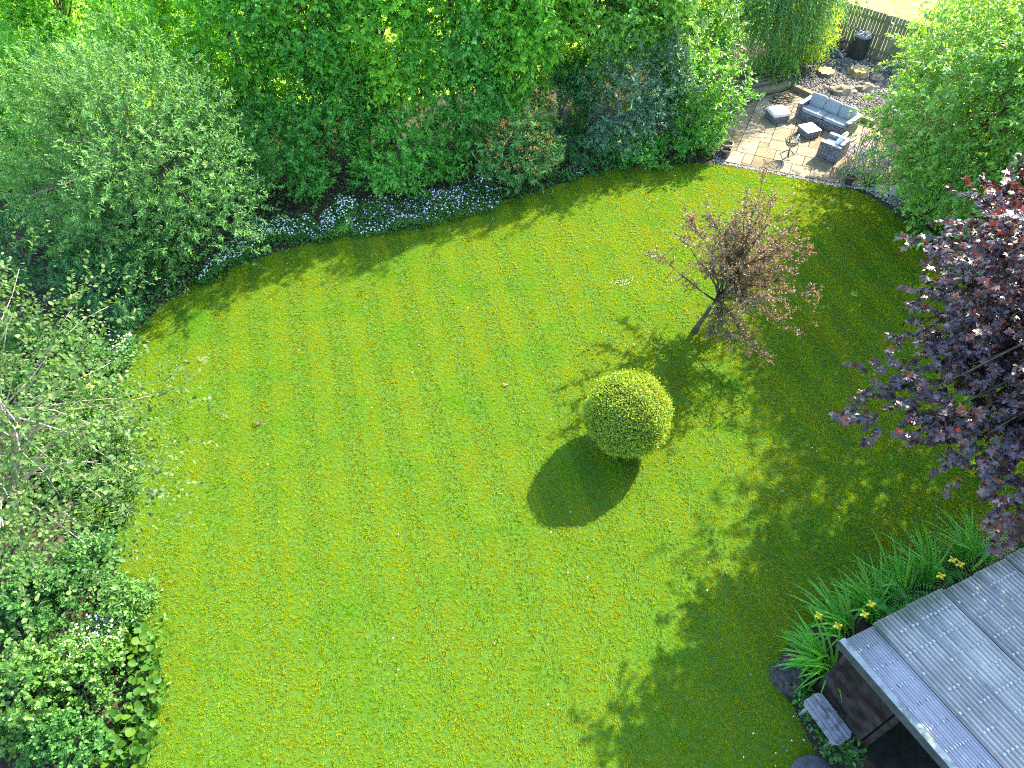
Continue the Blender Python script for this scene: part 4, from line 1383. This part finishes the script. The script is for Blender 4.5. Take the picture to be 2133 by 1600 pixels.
# middle layer of shrubs
shrub('laurel_bush', 'dark laurel mass between the willow and the white flowers', (600, 420), 2.5, 1.35, 'hedge2', 11, nb=46, nt=16, nl=10, L=0.13, W=0.055, tl=0.28, back=0.6)
shrub('laurel_bush', 'broad glossy laurel directly behind the purple flowers', (835, 405), 1.9, 1.35, 'laurel', 12, nb=46, nt=16, nl=10, L=0.14, W=0.055, tl=0.28, back=0.5)
shrub('laurel_bush', 'deep green laurel between two back row trees, above the purple flowers', (740, 330), 3.0, 1.4, 'hedge2', 13, nb=46, nt=16, nl=10, L=0.13, W=0.055, tl=0.28, back=0.3)
shrub('evergreen_shrub', 'dark evergreen left of and behind the orange flowered shrub', (985, 345), 2.6, 1.25, 'hedge2', 14, nb=40, nt=16, nl=10, L=0.12, W=0.055, tl=0.28, back=0.3)
shrub('evergreen_shrub', 'dark shrub in shade between orange blooms and silver shrub', (1165, 285), 2.4, 1.05, 'dark', 15, nb=36, nt=16, nl=10, L=0.11, W=0.04, tl=0.25, back=0.3)
shrub('silver_shrub', 'silvery grey green shrub in the middle of the back border', (1285, 318), 2.7, 1.2, 'grey', 16, nb=44, nt=17, nl=11, L=0.10, W=0.036, tl=0.3, back=0.1)
shrub('silver_shrub', 'taller grey green shrub just right of the silvery shrub', (1385, 290), 3.0, 0.95, 'grey', 17, nb=40, nt=16, nl=10, L=0.10, W=0.04, tl=0.3, back=0.2)
shrub('laurel_bush', 'bright laurel at the left edge of the patio', (1452, 300), 2.6, 1.05, 'brightlaurel', 18, nb=44, nt=17, nl=10, L=0.13, W=0.055, tl=0.3, back=0.25)
shrub('laurel_bush', 'tall bright laurel behind the sleepers, left of the birch', (1445, 215), 3.6, 1.15, 'brightlaurel', 19, nb=48, nt=17, nl=10, L=0.13, W=0.055, tl=0.3, back=0.2)
shrub('low_shrub', 'low yellow green clump at the border front below the silver shrub', (1330, 335), 0.8, 1.0, 'laurel', 20, nb=30, nt=14, nl=10, L=0.08, W=0.034, tl=0.18, ry=.6)
shrub('low_shrub', 'low yellow green clump at the border front nearest the patio', (1440, 325), 0.9, 0.85, 'laurel', 25, nb=28, nt=14, nl=10, L=0.08, W=0.034, tl=0.18, ry=.6)
shrub('low_shrub', 'thin leaved low clump beside the small white flowers', (1215, 345), 0.8, 0.75, 'dark', 26, nb=24, nt=14, nl=10, L=0.08, W=0.03, tl=0.18, ry=.6)
# low dark shrubs under the willow
shrub('evergreen_shrub', 'tall mid green shrub left of the willow at the picture edge', (45, 400), 2.8, 1.7, 'hedge2', 27, nb=60, nt=18, nl=11, L=0.115, W=0.05, tl=0.3)
shrub('evergreen_shrub', 'dark low shrub in deep shade below the willow at far left', (70, 560), 1.5, 1.3, 'dark', 21, nb=36, nt=16, nl=10, L=0.09, W=0.032, tl=0.22)
shrub('evergreen_shrub', 'dark rounded shrub below the willow middle on the lawn edge', (225, 628), 1.25, 1.05, 'dark', 22, nb=36, nt=16, nl=11, L=0.075, W=0.03, tl=0.2)
shrub('evergreen_shrub', 'dark rounded shrub below the willow right side', (345, 575), 1.3, 0.95, 'border', 23, nb=34, nt=16, nl=11, L=0.075, W=0.03, tl=0.2, back=.1)
shrub('evergreen_shrub', 'bluish dark shrub nearest the shaded lawn corner', (265, 668), 0.75, 0.6, 'dark', 24, nb=24, nt=16, nl=10, L=0.06, W=0.026, tl=0.15)
# yellow shrub and weeping birch
b = ground_at(1662, 125)
plant('golden_shrub', 'shrub', 'bright yellow green shrub beside the fence', b, (b[0], b[1], 1.05), (0.9, 0.9, 1.15), 'yellow', 31, nb=66, nt=18, nl=10, tl=0.28, L=0.13, W=0.05, trunk=0.05,
      leafpart='foliage', stempart='stems', nlimb=8)
b = ground_at(1590, 150)
plant('weeping_birch', 'tree', 'weeping birch with fine hanging twigs left of the golden shrub', b, (b[0], b[1], 2.9), (1.75, 1.6, 2.4), 'birch', 32, nb=130, nt=22, nl=24, tl=0.75, L=0.07, W=0.042,
      rb=0.5, trunk=0.09, nlimb=22, up=0.0, droop=0.9, hang=0.5, bark='palebark', lo=-0.75)
shrub('low_shrub', 'small light green shrub at the birch foot above the sleepers', (1600, 165), 1.0, 0.7, 'brightlaurel', 34, nb=24, nt=14, nl=9, L=0.09, W=0.04, tl=0.22)

# right tree
c = depth_at(2112, 215, 17.6)
plant('broadleaf_tree', 'tree', 'large fresh green tree overhanging the right side of the patio', (c[0] + .3, c[1] + .3, 0), c, (2.45, 2.9, 3.0), 'right', 41, nb=140, nt=28, nl=15, tl=0.45, L=0.115, W=0.052,
      rb=0.62, trunk=0.15, nlimb=26, up=0.12, hang=0.3, young=0.5, inner=0.45,
      extra=[depth_at(1850, 290, 18.6), depth_at(1870, 340, 18.6), depth_at(1905, 270, 18.0), depth_at(1920, 400, 18.2), depth_at(1900, 225, 18.3), depth_at(1960, 180, 18.0)])
shrub('evergreen_shrub', 'dense green shrub under the right tree along the lawn', (1985, 455), 1.7, 1.35, 'hedge2', 42, nb=44, nt=17, nl=10, L=0.10, W=0.05, tl=0.26, back=0.2)
shrub('evergreen_shrub', 'green shrub right of the pale flagstone under the tree', (1935, 385), 1.7, 1.0, 'hedge2', 43, nb=36, nt=16, nl=10, L=0.10, W=0.05, tl=0.26)

plant('broadleaf_tree', 'tree', 'tall green tree at the right picture edge between overhanging tree and maple', (13.6, 13.6, 0), (13.2, 13.6, 5.4), (3.0, 3.2, 3.7), 'right', 44, nb=120, nt=24, nl=13, tl=0.45, L=0.13, W=0.06,
      rb=0.62, trunk=0.15, nlimb=20, up=0.12, hang=0.3, young=0.5, inner=0.45)

plant('broadleaf_tree', 'tree', 'green tree standing behind the overhanging tree, hiding the fence end', (13.9, 20.3, 0), (13.8, 20.2, 3.5), (2.1, 2.3, 2.7), 'right', 45, nb=80, nt=24, nl=13, tl=0.45, L=0.12, W=0.056,
      rb=0.6, trunk=0.12, nlimb=16, up=0.12, hang=0.3, young=0.6, inner=0.45)

# purple maple
mc = np.array([10.3, 8.0, 4.95])
ex = [depth_at(q[0] + 34, q[1], q[2] - .1) for q in ((1800, 858, 10.9), (1830, 800, 10.9), (1860, 850, 10.7), (1905, 725, 11.2), (1945, 690, 11.2), (1985, 640, 11.2), (2010, 540, 11.6), (2060, 515, 11.4), (2110, 440, 11.8), (1985, 860, 10.4),
                            (2010, 960, 10.0), (2070, 1040, 9.7), (2110, 1080, 9.6), (1930, 860, 10.6), (2030, 900, 10.2), (1880, 880, 10.7), (2125, 455, 11.6), (2080, 480, 11.5), (1985, 760, 10.8), (2040, 700, 11), (2050, 800, 10.6),
                            (2090, 620, 11.2), (2100, 900, 10.2), (2120, 760, 10.8), (2120, 980, 9.9), (1990, 700, 11.1))]
plant('purple_maple', 'tree', 'large dark purple leaved maple at the right edge of the lawn', (9.8, 8.4, 0), mc, (3.5, 3.3, 2.5), 'maple', 51, nb=400, nt=12, nl=12, tl=0.36, L=0.104, W=0.104, rb=0.38,
      trunk=0.16, nlimb=24, bark='crabbark', tmpl=T_MAPLE, singles=300, up=0.0, hang=0.25, flat=0.55, young=0.5, inner=0.5, lo=-0.8, extra=ex)

# pale leaved tree at the left
c = depth_at(60, 900, 9.6)
exl = [depth_at(*q) for q in ((325, 822, 10.4), (300, 838, 10.4), (262, 862, 10.3), (225, 890, 10.2), (300, 1005, 10.2), (250, 1000, 10.0), (200, 1120, 9.8), (180, 1030, 9.6), (200, 690, 10.2), (150, 640, 10.2), (40, 560, 10.4), (110, 720, 10), (20, 640, 10), (205, 960, 10), (190, 800, 10.2))]
bt = ground_at(40, 1120)
plant('pale_tree', 'tree', 'open pale leaved tree with bare twigs at the left edge', (bt[0], bt[1], 0), c, (1.5, 1.9, 1.9), 'poplar', 61, nb=74, nt=11, nl=10, tl=0.5, L=0.066, W=0.048, rb=0.34, trunk=0.06,
      nlimb=40, bark='palebark', tmpl=T_OVAL, singles=300, up=0.2, young=0.4, inner=0.4, lo=-0.8, extra=exl)

# left border under it
shrub('border_shrub', 'leafy shrub below the pale tree, upper left lawn edge', (110, 780), 1.1, 1.1, 'border', 71, nb=36, nt=15, nl=10, L=0.085, W=0.05, tl=0.22)
shrub('border_shrub', 'light green clump at the lawn edge under the bare twigs', (190, 960), 0.8, 0.85, 'fresh', 72, nb=32, nt=14, nl=10, L=0.10, W=0.03, tl=0.25)
shrub('border_shrub', 'mid green clump beneath the pale tree trunk', (60, 1010), 0.8, 0.9, 'border', 73, nb=32, nt=14, nl=10, L=0.08, W=0.045, tl=0.2)
shrub('border_shrub', 'green ground cover clump left of the pink flowers', (60, 1260), 0.7, 0.85, 'border', 74, nb=34, nt=15, nl=10, L=0.075, W=0.05, tl=0.18)
shrub('border_shrub', 'small leafy clump between pale tree and pink flowers', (180, 1200), 0.6, 0.62, 'border', 75, nb=28, nt=14, nl=9, L=0.07, W=0.045, tl=0.18)
shrub('border_shrub', 'yellow green shrub in the lower left corner', (60, 1470), 0.9, 0.85, 'fresh', 76, nb=44, nt=15, nl=10, L=0.075, W=0.055, tl=0.18, tmpl=T_OVAL)
shrub('border_shrub', 'blue green shrub at the bottom edge beside the round leaves', (150, 1560), 0.7, 0.62, 'border', 77, nb=34, nt=14, nl=10, L=0.065, W=0.048, tl=0.16, tmpl=T_OVAL)
shrub('border_shrub', 'bright green clump between pink flowers and the round leaves', (205, 1420), 0.55, 0.5, 'fresh', 78, nb=26, nt=13, nl=10, L=0.065, W=0.05, tl=0.15, tmpl=T_OVAL)
shrub('border_shrub', 'pointed leaf clump on the lawn edge above the round leaves', (272, 1262), 0.45, 0.42, 'fresh', 79, nb=22, nt=12, nl=9, L=0.09, W=0.035, tl=0.18)


# flowering plants
def flowers(name, label, cat, poly, n_leaf, n_flow, h, lmat, fmat, seed, fs_=0.03, dens=None, kind=None, L=0.06, W=0.04, petals=5, spread=1.0):
    rng = np.random.default_rng(seed)
    poly = np.array(poly)
    ctr = poly.mean(0)
    root = empty(name, (ctr[0], ctr[1], 0))
    tag(root, label, cat, kind=kind)
    pl = smooth_poly(poly, 5)
    Q = scatter(rng, pl, n_leaf, 0)
    Q[:, :2] -= ctr
    hh = h * (0.55 + 0.45 * np.sin(Q[:, 0] * 3.1) * np.cos(Q[:, 1] * 2.7))
    hh = np.clip(hh, h * .35, h)
    Q[:, 2] = rng.uniform(0.05, 1.0, len(Q)) ** .6 * hh
    n = len(Q)
    LL = rng.uniform(.6, 1.2, n) * L
    o = link('foliage', leaves_mesh('foliage', Q, rng.normal(size=(n, 3)) * np.array([1, 1, .5]), norm(np.array([0, 0, 1]) + rng.normal(size=(n, 3)) * .5), LL, LL * W / L, rng.uniform(0, .5, n)), M[lmat], root)
    P = scatter(rng, pl, n_flow, 0)
    P[:, :2] -= ctr
    hp = np.clip(h * (0.55 + 0.45 * np.sin(P[:, 0] * 3.1) * np.cos(P[:, 1] * 2.7)), h * .35, h)
    P[:, 2] = hp * rng.uniform(.95, 1.25, len(P)) + .02
    n = len(P)
    # each bloom: a little five pointed cup, one island
    k = petals * 2
    a = np.arange(k) / k * 2 * math.pi
    rr = np.where(np.arange(k) % 2 == 0, 1.0, 0.55)
    tv = np.vstack([np.c_[np.cos(a) * rr, np.sin(a) * rr, np.full(k, .25)], [[0, 0, 0]]])
    tf = np.array([(k, i, (i + 1) % k) for i in range(k)])
    s = rng.uniform(.6, 1.2, (n, 1, 1)) * fs_
    tilt = norm(np.array([0, 0, 1.0]) + rng.normal(size=(n, 3)) * .4 + np.array([0, -.25, 0]))
    X = norm(np.cross(tilt, rng.normal(size=(n, 3))))
    Y = np.cross(tilt, X)
    V = P[:, None] + s * (tv[None, :, :1] * X[:, None] + tv[None, :, 1:2] * Y[:, None] + tv[None, :, 2:] * tilt[:, None])
    F = (tf[None] + (np.arange(n) * (k + 1))[:, None, None]).reshape(-1, 3)
    o = link('blossoms', np_mesh('blossoms', V.reshape(-1, 3), F), M[fmat], root)
    return root


def GP(*pts): return [tuple(ground_at(*p)[:2]) for p in pts]


flowers('purple_geraniums', 'spreading purple and lilac geraniums along the shaded border', 'flowers', GP((735, 495), (860, 482), (980, 455), (1040, 435), (1030, 395), (930, 402), (840, 425), (735, 448)), 9000, 520, .45, 'border', 'purple_petal', 201, .026)
flowers('purple_geraniums', 'small purple patch between the two white flower drifts', 'flowers', GP((655, 508), (700, 500), (690, 470), (650, 480)), 1300, 80, .38, 'border', 'purple_petal', 205, .021)
flowers('white_geraniums', 'drift of white flowers under the willow edge', 'flowers', GP((540, 525), (620, 508), (660, 490), (640, 465), (560, 470), (500, 500), (440, 560), (410, 592), (450, 590)), 8500, 330, .42, 'border', 'white_petal', 202, .028)
flowers('white_geraniums', 'upper white flower drift touching the purple geraniums', 'flowers', GP((690, 485), (740, 470), (745, 440), (710, 430), (670, 465)), 2300, 130, .55, 'border', 'white_petal', 203, .028)
flowers('white_geraniums', 'tiny white flowers on the lawn edge below the silver shrub', 'flowers', GP((1185, 378), (1215, 372), (1205, 350), (1180, 356)), 500, 45, .22, 'border', 'white_petal', 204, .018)
flowers('pink_geraniums', 'pale pink flowers on the lawn edge under the pale tree', 'flowers', GP((225, 790), (285, 760), (290, 720), (250, 705), (190, 750)), 3600, 60, .5, 'border', 'pink_petal', 206, .028, L=.075, W=.055)
flowers('pink_phlox', 'pinkish white flower patch above the round leaved plants', 'flowers', GP((130, 1400), (210, 1385), (275, 1345), (265, 1295), (200, 1285), (140, 1330)), 3600, 210, .42, 'fresh', 'pink_petal', 207, .022, L=.06, W=.035)
flowers('yellow_flowers', 'few yellow flowers among grassy leaves under the pale tree', 'flowers', GP((130, 880), (220, 860), (230, 800), (150, 810)), 1400, 14, .4, 'fresh', 'yellow_petal', 208, .04, L=.14, W=.02)
flowers('grassy_plant', 'long grassy leaves spilling on the lawn below the pale tree', 'plant', GP((200, 1100), (270, 1080), (300, 1010), (290, 940), (220, 930), (180, 1020)), 3400, 8, .45, 'fresh', 'yellow_petal', 209, .035, L=.22, W=.018)
flowers('yellow_green_tuft', 'small yellow green plant between white and purple flowers', 'plant', GP((690, 500), (735, 490), (730, 468), (695, 472)), 1500, 3, .45, 'brightlaurel', 'yellow_petal', 210, .02, L=.07, W=.03)

# ground cover that fills the bed beneath everything
rng = np.random.default_rng(77)
fill = []
LP = LAWN
for poly_, n in ((np.array([(-12.5, 3), (-5.9, 3), (-6.3, 5.4), (-7.2, 6.5), (-7.7, 8.3), (-8.4, 10.2), (-9.1, 12.2), (-13, 13)]), 13000),
                 (np.array([(-13, 12), (-9, 12.3), (-8.3, 14.1), (-7.0, 15.3), (-4.6, 16.5), (-2.8, 16.8), (-.9, 17.8), (.5, 18.4), (2.7, 19.5), (6.2, 20), (6.6, 21.8), (7.0, 25), (-2, 22.5), (-12, 19)]), 15000),
                 (np.array(GP((1640, 1500), (1690, 1590), (1790, 1598), (1800, 1560), (1690, 1440), (1640, 1400))), 700),
                 (np.array([(11.2, 17.2), (12.0, 15), (12.9, 13), (12.8, 10), (11, 7.6), (8.4, 6.2), (12, 5), (16, 12), (15, 18)]), 4500)):
    fill.append(scatter(rng, poly_, n, 0))
Q = np.concatenate(fill)
Q = Q[~inside(LP, Q[:, 0], Q[:, 1])]
Q[:, 2] = rng.uniform(0.02, 0.28, len(Q))
E_ = LP[(LP[:, 1] > 2.6) & ((LP[:, 0] < 5.6) | ((LP[:, 0] > 10.9) & (LP[:, 1] > 6)))]
E_ = np.repeat(E_, 95, 0) + rng.normal(size=(len(E_) * 95, 2)) * np.array([.20, .20])
d_ = inside(LP, E_[:, 0], E_[:, 1])
keep_ = (~d_) | (rng.uniform(size=len(E_)) < .22)
E_ = E_[keep_ & ~((E_[:, 0] > 3.5) & (E_[:, 1] < 5.5))]
Q = np.vstack([Q, np.c_[E_, rng.uniform(0.02, 0.14, len(E_))]])
n = len(Q)
LL = rng.uniform(.05, .12, n)
tag(link('ground_cover', leaves_mesh('ground_cover', Q, rng.normal(size=(n, 3)) * np.array([1, 1, .5]), norm(np.array([0, 0, 1]) + rng.normal(size=(n, 3)) * .5), LL, LL * .5, rng.uniform(0, .4, n)), M['border']),
    'low leafy ground cover on the soil beneath the shrubs', 'ground cover', kind='stuff')

# orange rhododendron
b = ground_at(1085, 395)
rh = plant('orange_rhododendron', 'shrub', 'shrub with orange blooms at the middle of the border', b, (b[0], b[1] + .3, 1.0), (1.0, .85, 1.05), 'rhodo', 81, nb=56, nt=13, nl=11, tl=0.16, L=0.15, W=0.036, rb=.28, trunk=0.05,
           leafpart='foliage', stempart='stems', nlimb=10, young=.6, up=.4)
rng = np.random.default_rng(82)
d = norm(rng.normal(size=(420, 3)))
d = d[(d[:, 2] > -.1) & (d[:, 1] < .55)][:120]
P = np.array([0, .3, .95]) + d * np.array([.98, .88, 1.0]) * rng.uniform(.9, 1.08, (len(d), 1))
PP = np.repeat(P, 7, 0) + rng.normal(size=(len(P) * 7, 3)) * .03
n = len(PP)
link('blossoms', leaves_mesh('blossoms', PP, norm(np.repeat(d, 7, 0) + rng.normal(size=(n, 3)) * .8), rng.normal(size=(n, 3)), np.full(n, .06), np.full(n, .035), np.zeros(n)), M['orange_petal'], rh)

# lavender in two dark pots
pot('plant_pot', 'black pot under the lavender, left of the pair', (10.02, 18.78, 0.02), 0.15, 0.24, M['darkpot'])
pot('plant_pot', 'black pot under the lavender, right of the pair by chippings', (10.55, 18.66, 0.02), 0.16, 0.24, M['darkpot'])
lv = flowers('lavender_bush', 'purple spiked lavender bush in front of the armchair', 'shrub', GP((1740, 375), (1790, 392), (1850, 385), (1850, 345), (1800, 320), (1755, 340)), 3400, 0, .75, 'grey', 'lavender', 211, .02, L=.07, W=.016)
for o in list(lv.children):
    if o.name.startswith('blossoms'): bpy.data.objects.remove(o)
rng = np.random.default_rng(212)
Q = scatter(rng, np.array(GP((1735, 372), (1790, 395), (1855, 385), (1850, 340), (1800, 315), (1750, 335))), 150, 0)
Q -= np.array([*lv.location])
bm = bmesh.new()
for q in Q:
    lean = rng.normal(size=2) * .12
    z0 = rng.uniform(.45, .7)
    add_tube(bm, [(q[0], q[1], z0), (q[0] + lean[0], q[1] + lean[1], z0 + rng.uniform(.16, .3))], [.014, .005], 4)
link('flower_spikes', bm_mesh('flower_spikes', bm), M['lavender'], lv)

# ------------------------------------------------------------------ bergenia: each round leaf a piece
root_b = empty('bergenia', tuple(ground_at(290, 1400)))
tag(root_b, 'strip of large round glossy bergenia leaves along the lower left lawn', 'plant')
rng = np.random.default_rng(91)
bl = np.array(GP((255, 1290), (310, 1300), (345, 1400), (350, 1470), (330, 1540), (318, 1600), (190, 1600), (210, 1520), (285, 1480), (285, 1400), (265, 1340)))
cm = []
for q in range(4):
    me = np_mesh('leaf', T_CUP[0] * np.array([1, 1, (.7, 1, 1.3, .5)[q]]), T_CUP[1], {'tone': np.full(9, (.0, .15, .4, .8)[q])}, smooth=True)
    me.materials.append(M['bergenia'])
    cm.append(me)
Q = scatter(rng, bl, 298, 0)
for q in Q:
    z = rng.uniform(.10, .30)
    a = rng.uniform(0, 6.28)
    s = rng.uniform(.09, .15)
    o = bpy.data.objects.new('leaf', cm[int(rng.integers(0, 4))])
    col.objects.link(o)
    o.parent = root_b
    o.location = (q[0] - root_b.location.x, q[1] - root_b.location.y, z)
    o.rotation_euler = (rng.normal() * .35, -rng.uniform(.0, .7), a)
    o.scale = (s, s * .95, s)
bm = bmesh.new()
for q in Q[:120]:
    add_tube(bm, [(q[0] - root_b.location.x, q[1] - root_b.location.y, 0), (q[0] - root_b.location.x, q[1] - root_b.location.y, .2)], .008, 4)
link('stalks', bm_mesh('stalks', bm), M['fresh'], root_b)

# ------------------------------------------------------------------ irises and ferns by the shed
def blade_mesh(L0, w, bend, tone):
    k = 7
    V, F = [], []
    for i in range(k):
        t = i / (k - 1)
        ang = bend * t
        x = L0 * (math.sin(ang) / max(bend, .01)) if bend > .01 else L0 * t * 0
        x = L0 * (1 - math.cos(ang)) / bend
        z = L0 * math.sin(ang) / bend
        ww = w * (0.7 + .5 * t if t < .3 else (1 - t) ** .7 * 1.05 + .02)
        V += [(x, -ww / 2, z), (x + .004, 0, z - .003), (x, ww / 2, z)]
    for i in range(k - 1):
        for j in (0, 1):
            a = i * 3 + j
            F.append((a, a + 1, a + 4, a + 3))
    me = np_mesh('leaf', V, F, {'tone': np.full(len(V), tone)})
    me.materials.append(M['iris'])
    return me


blades = [blade_mesh(L0, w, bd, tn) for L0, w, bd, tn in ((.75, .026, .7, .1), (.9, .028, 1.1, .3), (.85, .03, 1.5, .0), (.65, .026, 1.9, .6), (1.0, .028, 1.3, .2))]
cl = [  # pixel of the foot, lean azimuth (degrees from +x), spread, count, label
    (1712, 1392, 165, 55, 95, 'leftmost iris clump, fanning left from the shed corner'),
    (1755, 1322, 140, 60, 62, 'iris clump with two yellow flowers by the shed corner'),
    (1812, 1285, 125, 55, 58, 'iris clump behind the narrow bluish roof sheet'),
    (1868, 1248, 120, 60, 48, 'iris clump at the ferns halfway along the visible eave'),
    (1925, 1215, 115, 60, 46, 'iris clump among the ferns along the eave'),
    (2010, 1170, 110, 60, 50, 'rightmost iris clump beneath the purple maple'),
]
rng = np.random.default_rng(95)
for ci_, (x, y, az, spd, cnt, lb) in enumerate(cl):
    b = ground_at(x, y)
    root = empty('iris_clump', tuple(b))
    tag(root, lb, 'plant', 'irises along the shed')
    for k in range(cnt):
        o = bpy.data.objects.new('leaf', blades[int(rng.integers(0, 5))])
        col.objects.link(o)
        o.parent = root
        r = rng.uniform(0, .2)
        a2 = rng.uniform(0, 6.28)
        o.location = (r * math.cos(a2), r * math.sin(a2), 0)
        o.rotation_euler = (0, rng.uniform(.05, .6), R(az + rng.normal() * spd * .6))
        s = rng.uniform(.9, 1.4)
        o.scale = (s, s * 1.7, s)
# yellow flag flowers, each on its stalk
for i, (x, y, z, lb) in enumerate(((1705, 1283, .62, 'yellow iris flower at the left above the shed corner'), (1745, 1304, .6, 'yellow iris flower nearest the shed roof corner'),
                                   (1801, 1280, .62, 'yellow iris flower against the roof edge, middle of the row'), (1815, 1259, .62, 'yellow iris flower just right of the middle one'),
                                   (1985, 1167, .6, 'yellow iris flower at the far right, upper one'), (2000, 1176, .58, 'yellow iris flower at the far right, lower one'), (1960, 1200, .58, 'yellow iris flower right of the ferns by the eave'))):
    p = ground_at(x, y, z)
    root = empty('iris_flower', (p[0], p[1], 0))
    tag(root, lb, 'flower', 'yellow iris flowers')
    V, F = [], []
    for k in range(6):
        a = k * 1.047
        dz = -.02 if k % 2 else .035
        base_ = len(V)
        for (r, w, zz) in ((0, .006, 0), (.03, .022, .02 + dz * .3), (.06, .02, dz), (.075, .004, dz - .01)):
            for s in (-1, 1):
                V.append((r * math.cos(a) - s * w * math.sin(a), r * math.sin(a) + s * w * math.cos(a), z + zz))
        for q in range(3): F.append((base_ + 2 * q, base_ + 2 * q + 1, base_ + 2 * q + 3, base_ + 2 * q + 2))
    link('petals', np_mesh('petals', V, F), M['yellow_petal'], root)
    bm = bmesh.new(); add_tube(bm, [(0, 0, 0), (0, 0, z)], .007, 4)
    link('stalk', bm_mesh('stalk', bm), M['iris'], root)


def frond_mesh(L0, bend):
    V, F = [], []
    k = 16
    for i in range(k):
        t = i / k
        ang = bend * t
        x = L0 * (1 - math.cos(ang)) / bend
        z = L0 * math.sin(ang) / bend
        wl = L0 * .26 * math.sin(math.pi * (t * .86 + .14)) ** .8
        for s in (-1, 1):
            n0 = len(V)
            dx = .35 * wl
            V += [(x, 0, z), (x + .012, s * wl * .5, z - .005), (x + dx, s * wl, z - wl * .12), (x + .028, s * wl * .45, z - .012)]
            F += [(n0, n0 + 1, n0 + 2), (n0, n0 + 2, n0 + 3)] if s > 0 else [(n0, n0 + 2, n0 + 1), (n0, n0 + 3, n0 + 2)]
    me = np_mesh('frond', V, F, {'tone': np.full(len(V), .2)})
    me.materials.append(M['fern'])
    return me


fr = [frond_mesh(.78, 1.1), frond_mesh(.85, 1.5), frond_mesh(.66, 1.3)]
for i, (x, y, lb) in enumerate(((1838, 1262, 'fern with tall fronds right of the middle iris clump'), (1878, 1240, 'fern between two iris clumps along the eave'), (1960, 1192, 'dark fern under the maple close to the roof'), (2040, 1150, 'small fern at the far right by the maple leaves'))):
    root = empty('fern', tuple(ground_at(x, y)))
    tag(root, lb, 'fern', 'ferns along the shed')
    for k in range(11):
        o = bpy.data.objects.new('frond', fr[k % 3])
        col.objects.link(o)
        o.parent = root
        o.rotation_euler = (0, rng.uniform(.05, .3), k * .571 + rng.normal() * .2)

# ------------------------------------------------------------------ small things lying on the lawn
tw_ = empty('fallen_twig', tuple(ground_at(533, 885, .03)))
tag(tw_, 'small broken twig with dead leaves on the left lawn', 'twig')
bm = bmesh.new()
for a, l in ((.35, .2), (.9, .1), (-.2, .14), (2.9, .09)): add_tube(bm, [(0, 0, .02), (l * .5 * math.cos(a), l * .5 * math.sin(a), .035), (l * math.cos(a), l * math.sin(a), .02)], [.008, .007, .004], 4)
link('stem', bm_mesh('stem', bm), M['crabbark'], tw_)
rng = np.random.default_rng(99)
n = 12
link('dead_leaves', leaves_mesh('dead_leaves', np.c_[rng.uniform(-.08, .18, n), rng.uniform(-.05, .08, n), rng.uniform(.02, .05, n)], rng.normal(size=(n, 3)), rng.normal(size=(n, 3)), np.full(n, .05), np.full(n, .03), np.zeros(n)), M['deadleaf'], tw_)
for k, (x, y, lb) in enumerate(((415, 752, 'single curled brown leaf on the upper left lawn'), (1050, 803, 'single dead leaf on the lawn left of the topiary ball'))):
    g = ground_at(x, y, .04)
    me = leaves_mesh('dead_leaf', np.array([[0, 0, .0], [.01, .02, .01]]), np.array([[1, .3, .2], [-.5, 1, .1]]), np.array([[0, .2, 1.], [.3, 0, 1]]), np.array([.09, .07]), np.array([.05, .04]), np.zeros(2), T_OVAL)
    tag(link('dead_leaf', me, M['deadleaf'], None, tuple(g)), lb, 'leaf')
Q = np.concatenate([scatter(rng, LAWN, 130, .045), np.array([ground_at(1300 + rng.normal() * 18, 587 + rng.normal() * 7, .045) for _ in range(26)]), np.array([ground_at(1640 + rng.normal() * 40, 1560 + rng.normal() * 40, .045) for _ in range(14)])])
n = len(Q)
tag(link('fallen_petals', leaves_mesh('fallen_petals', Q, rng.normal(size=(n, 3)) * np.array([1, 1, .2]), norm(np.array([0, 0, 1]) + rng.normal(size=(n, 3)) * .3), rng.uniform(.02, .045, n), rng.uniform(.015, .03, n), np.zeros(n)), M['white_petal']),
    'scattered white petals and daisies on the lawn', 'petals', kind='stuff')
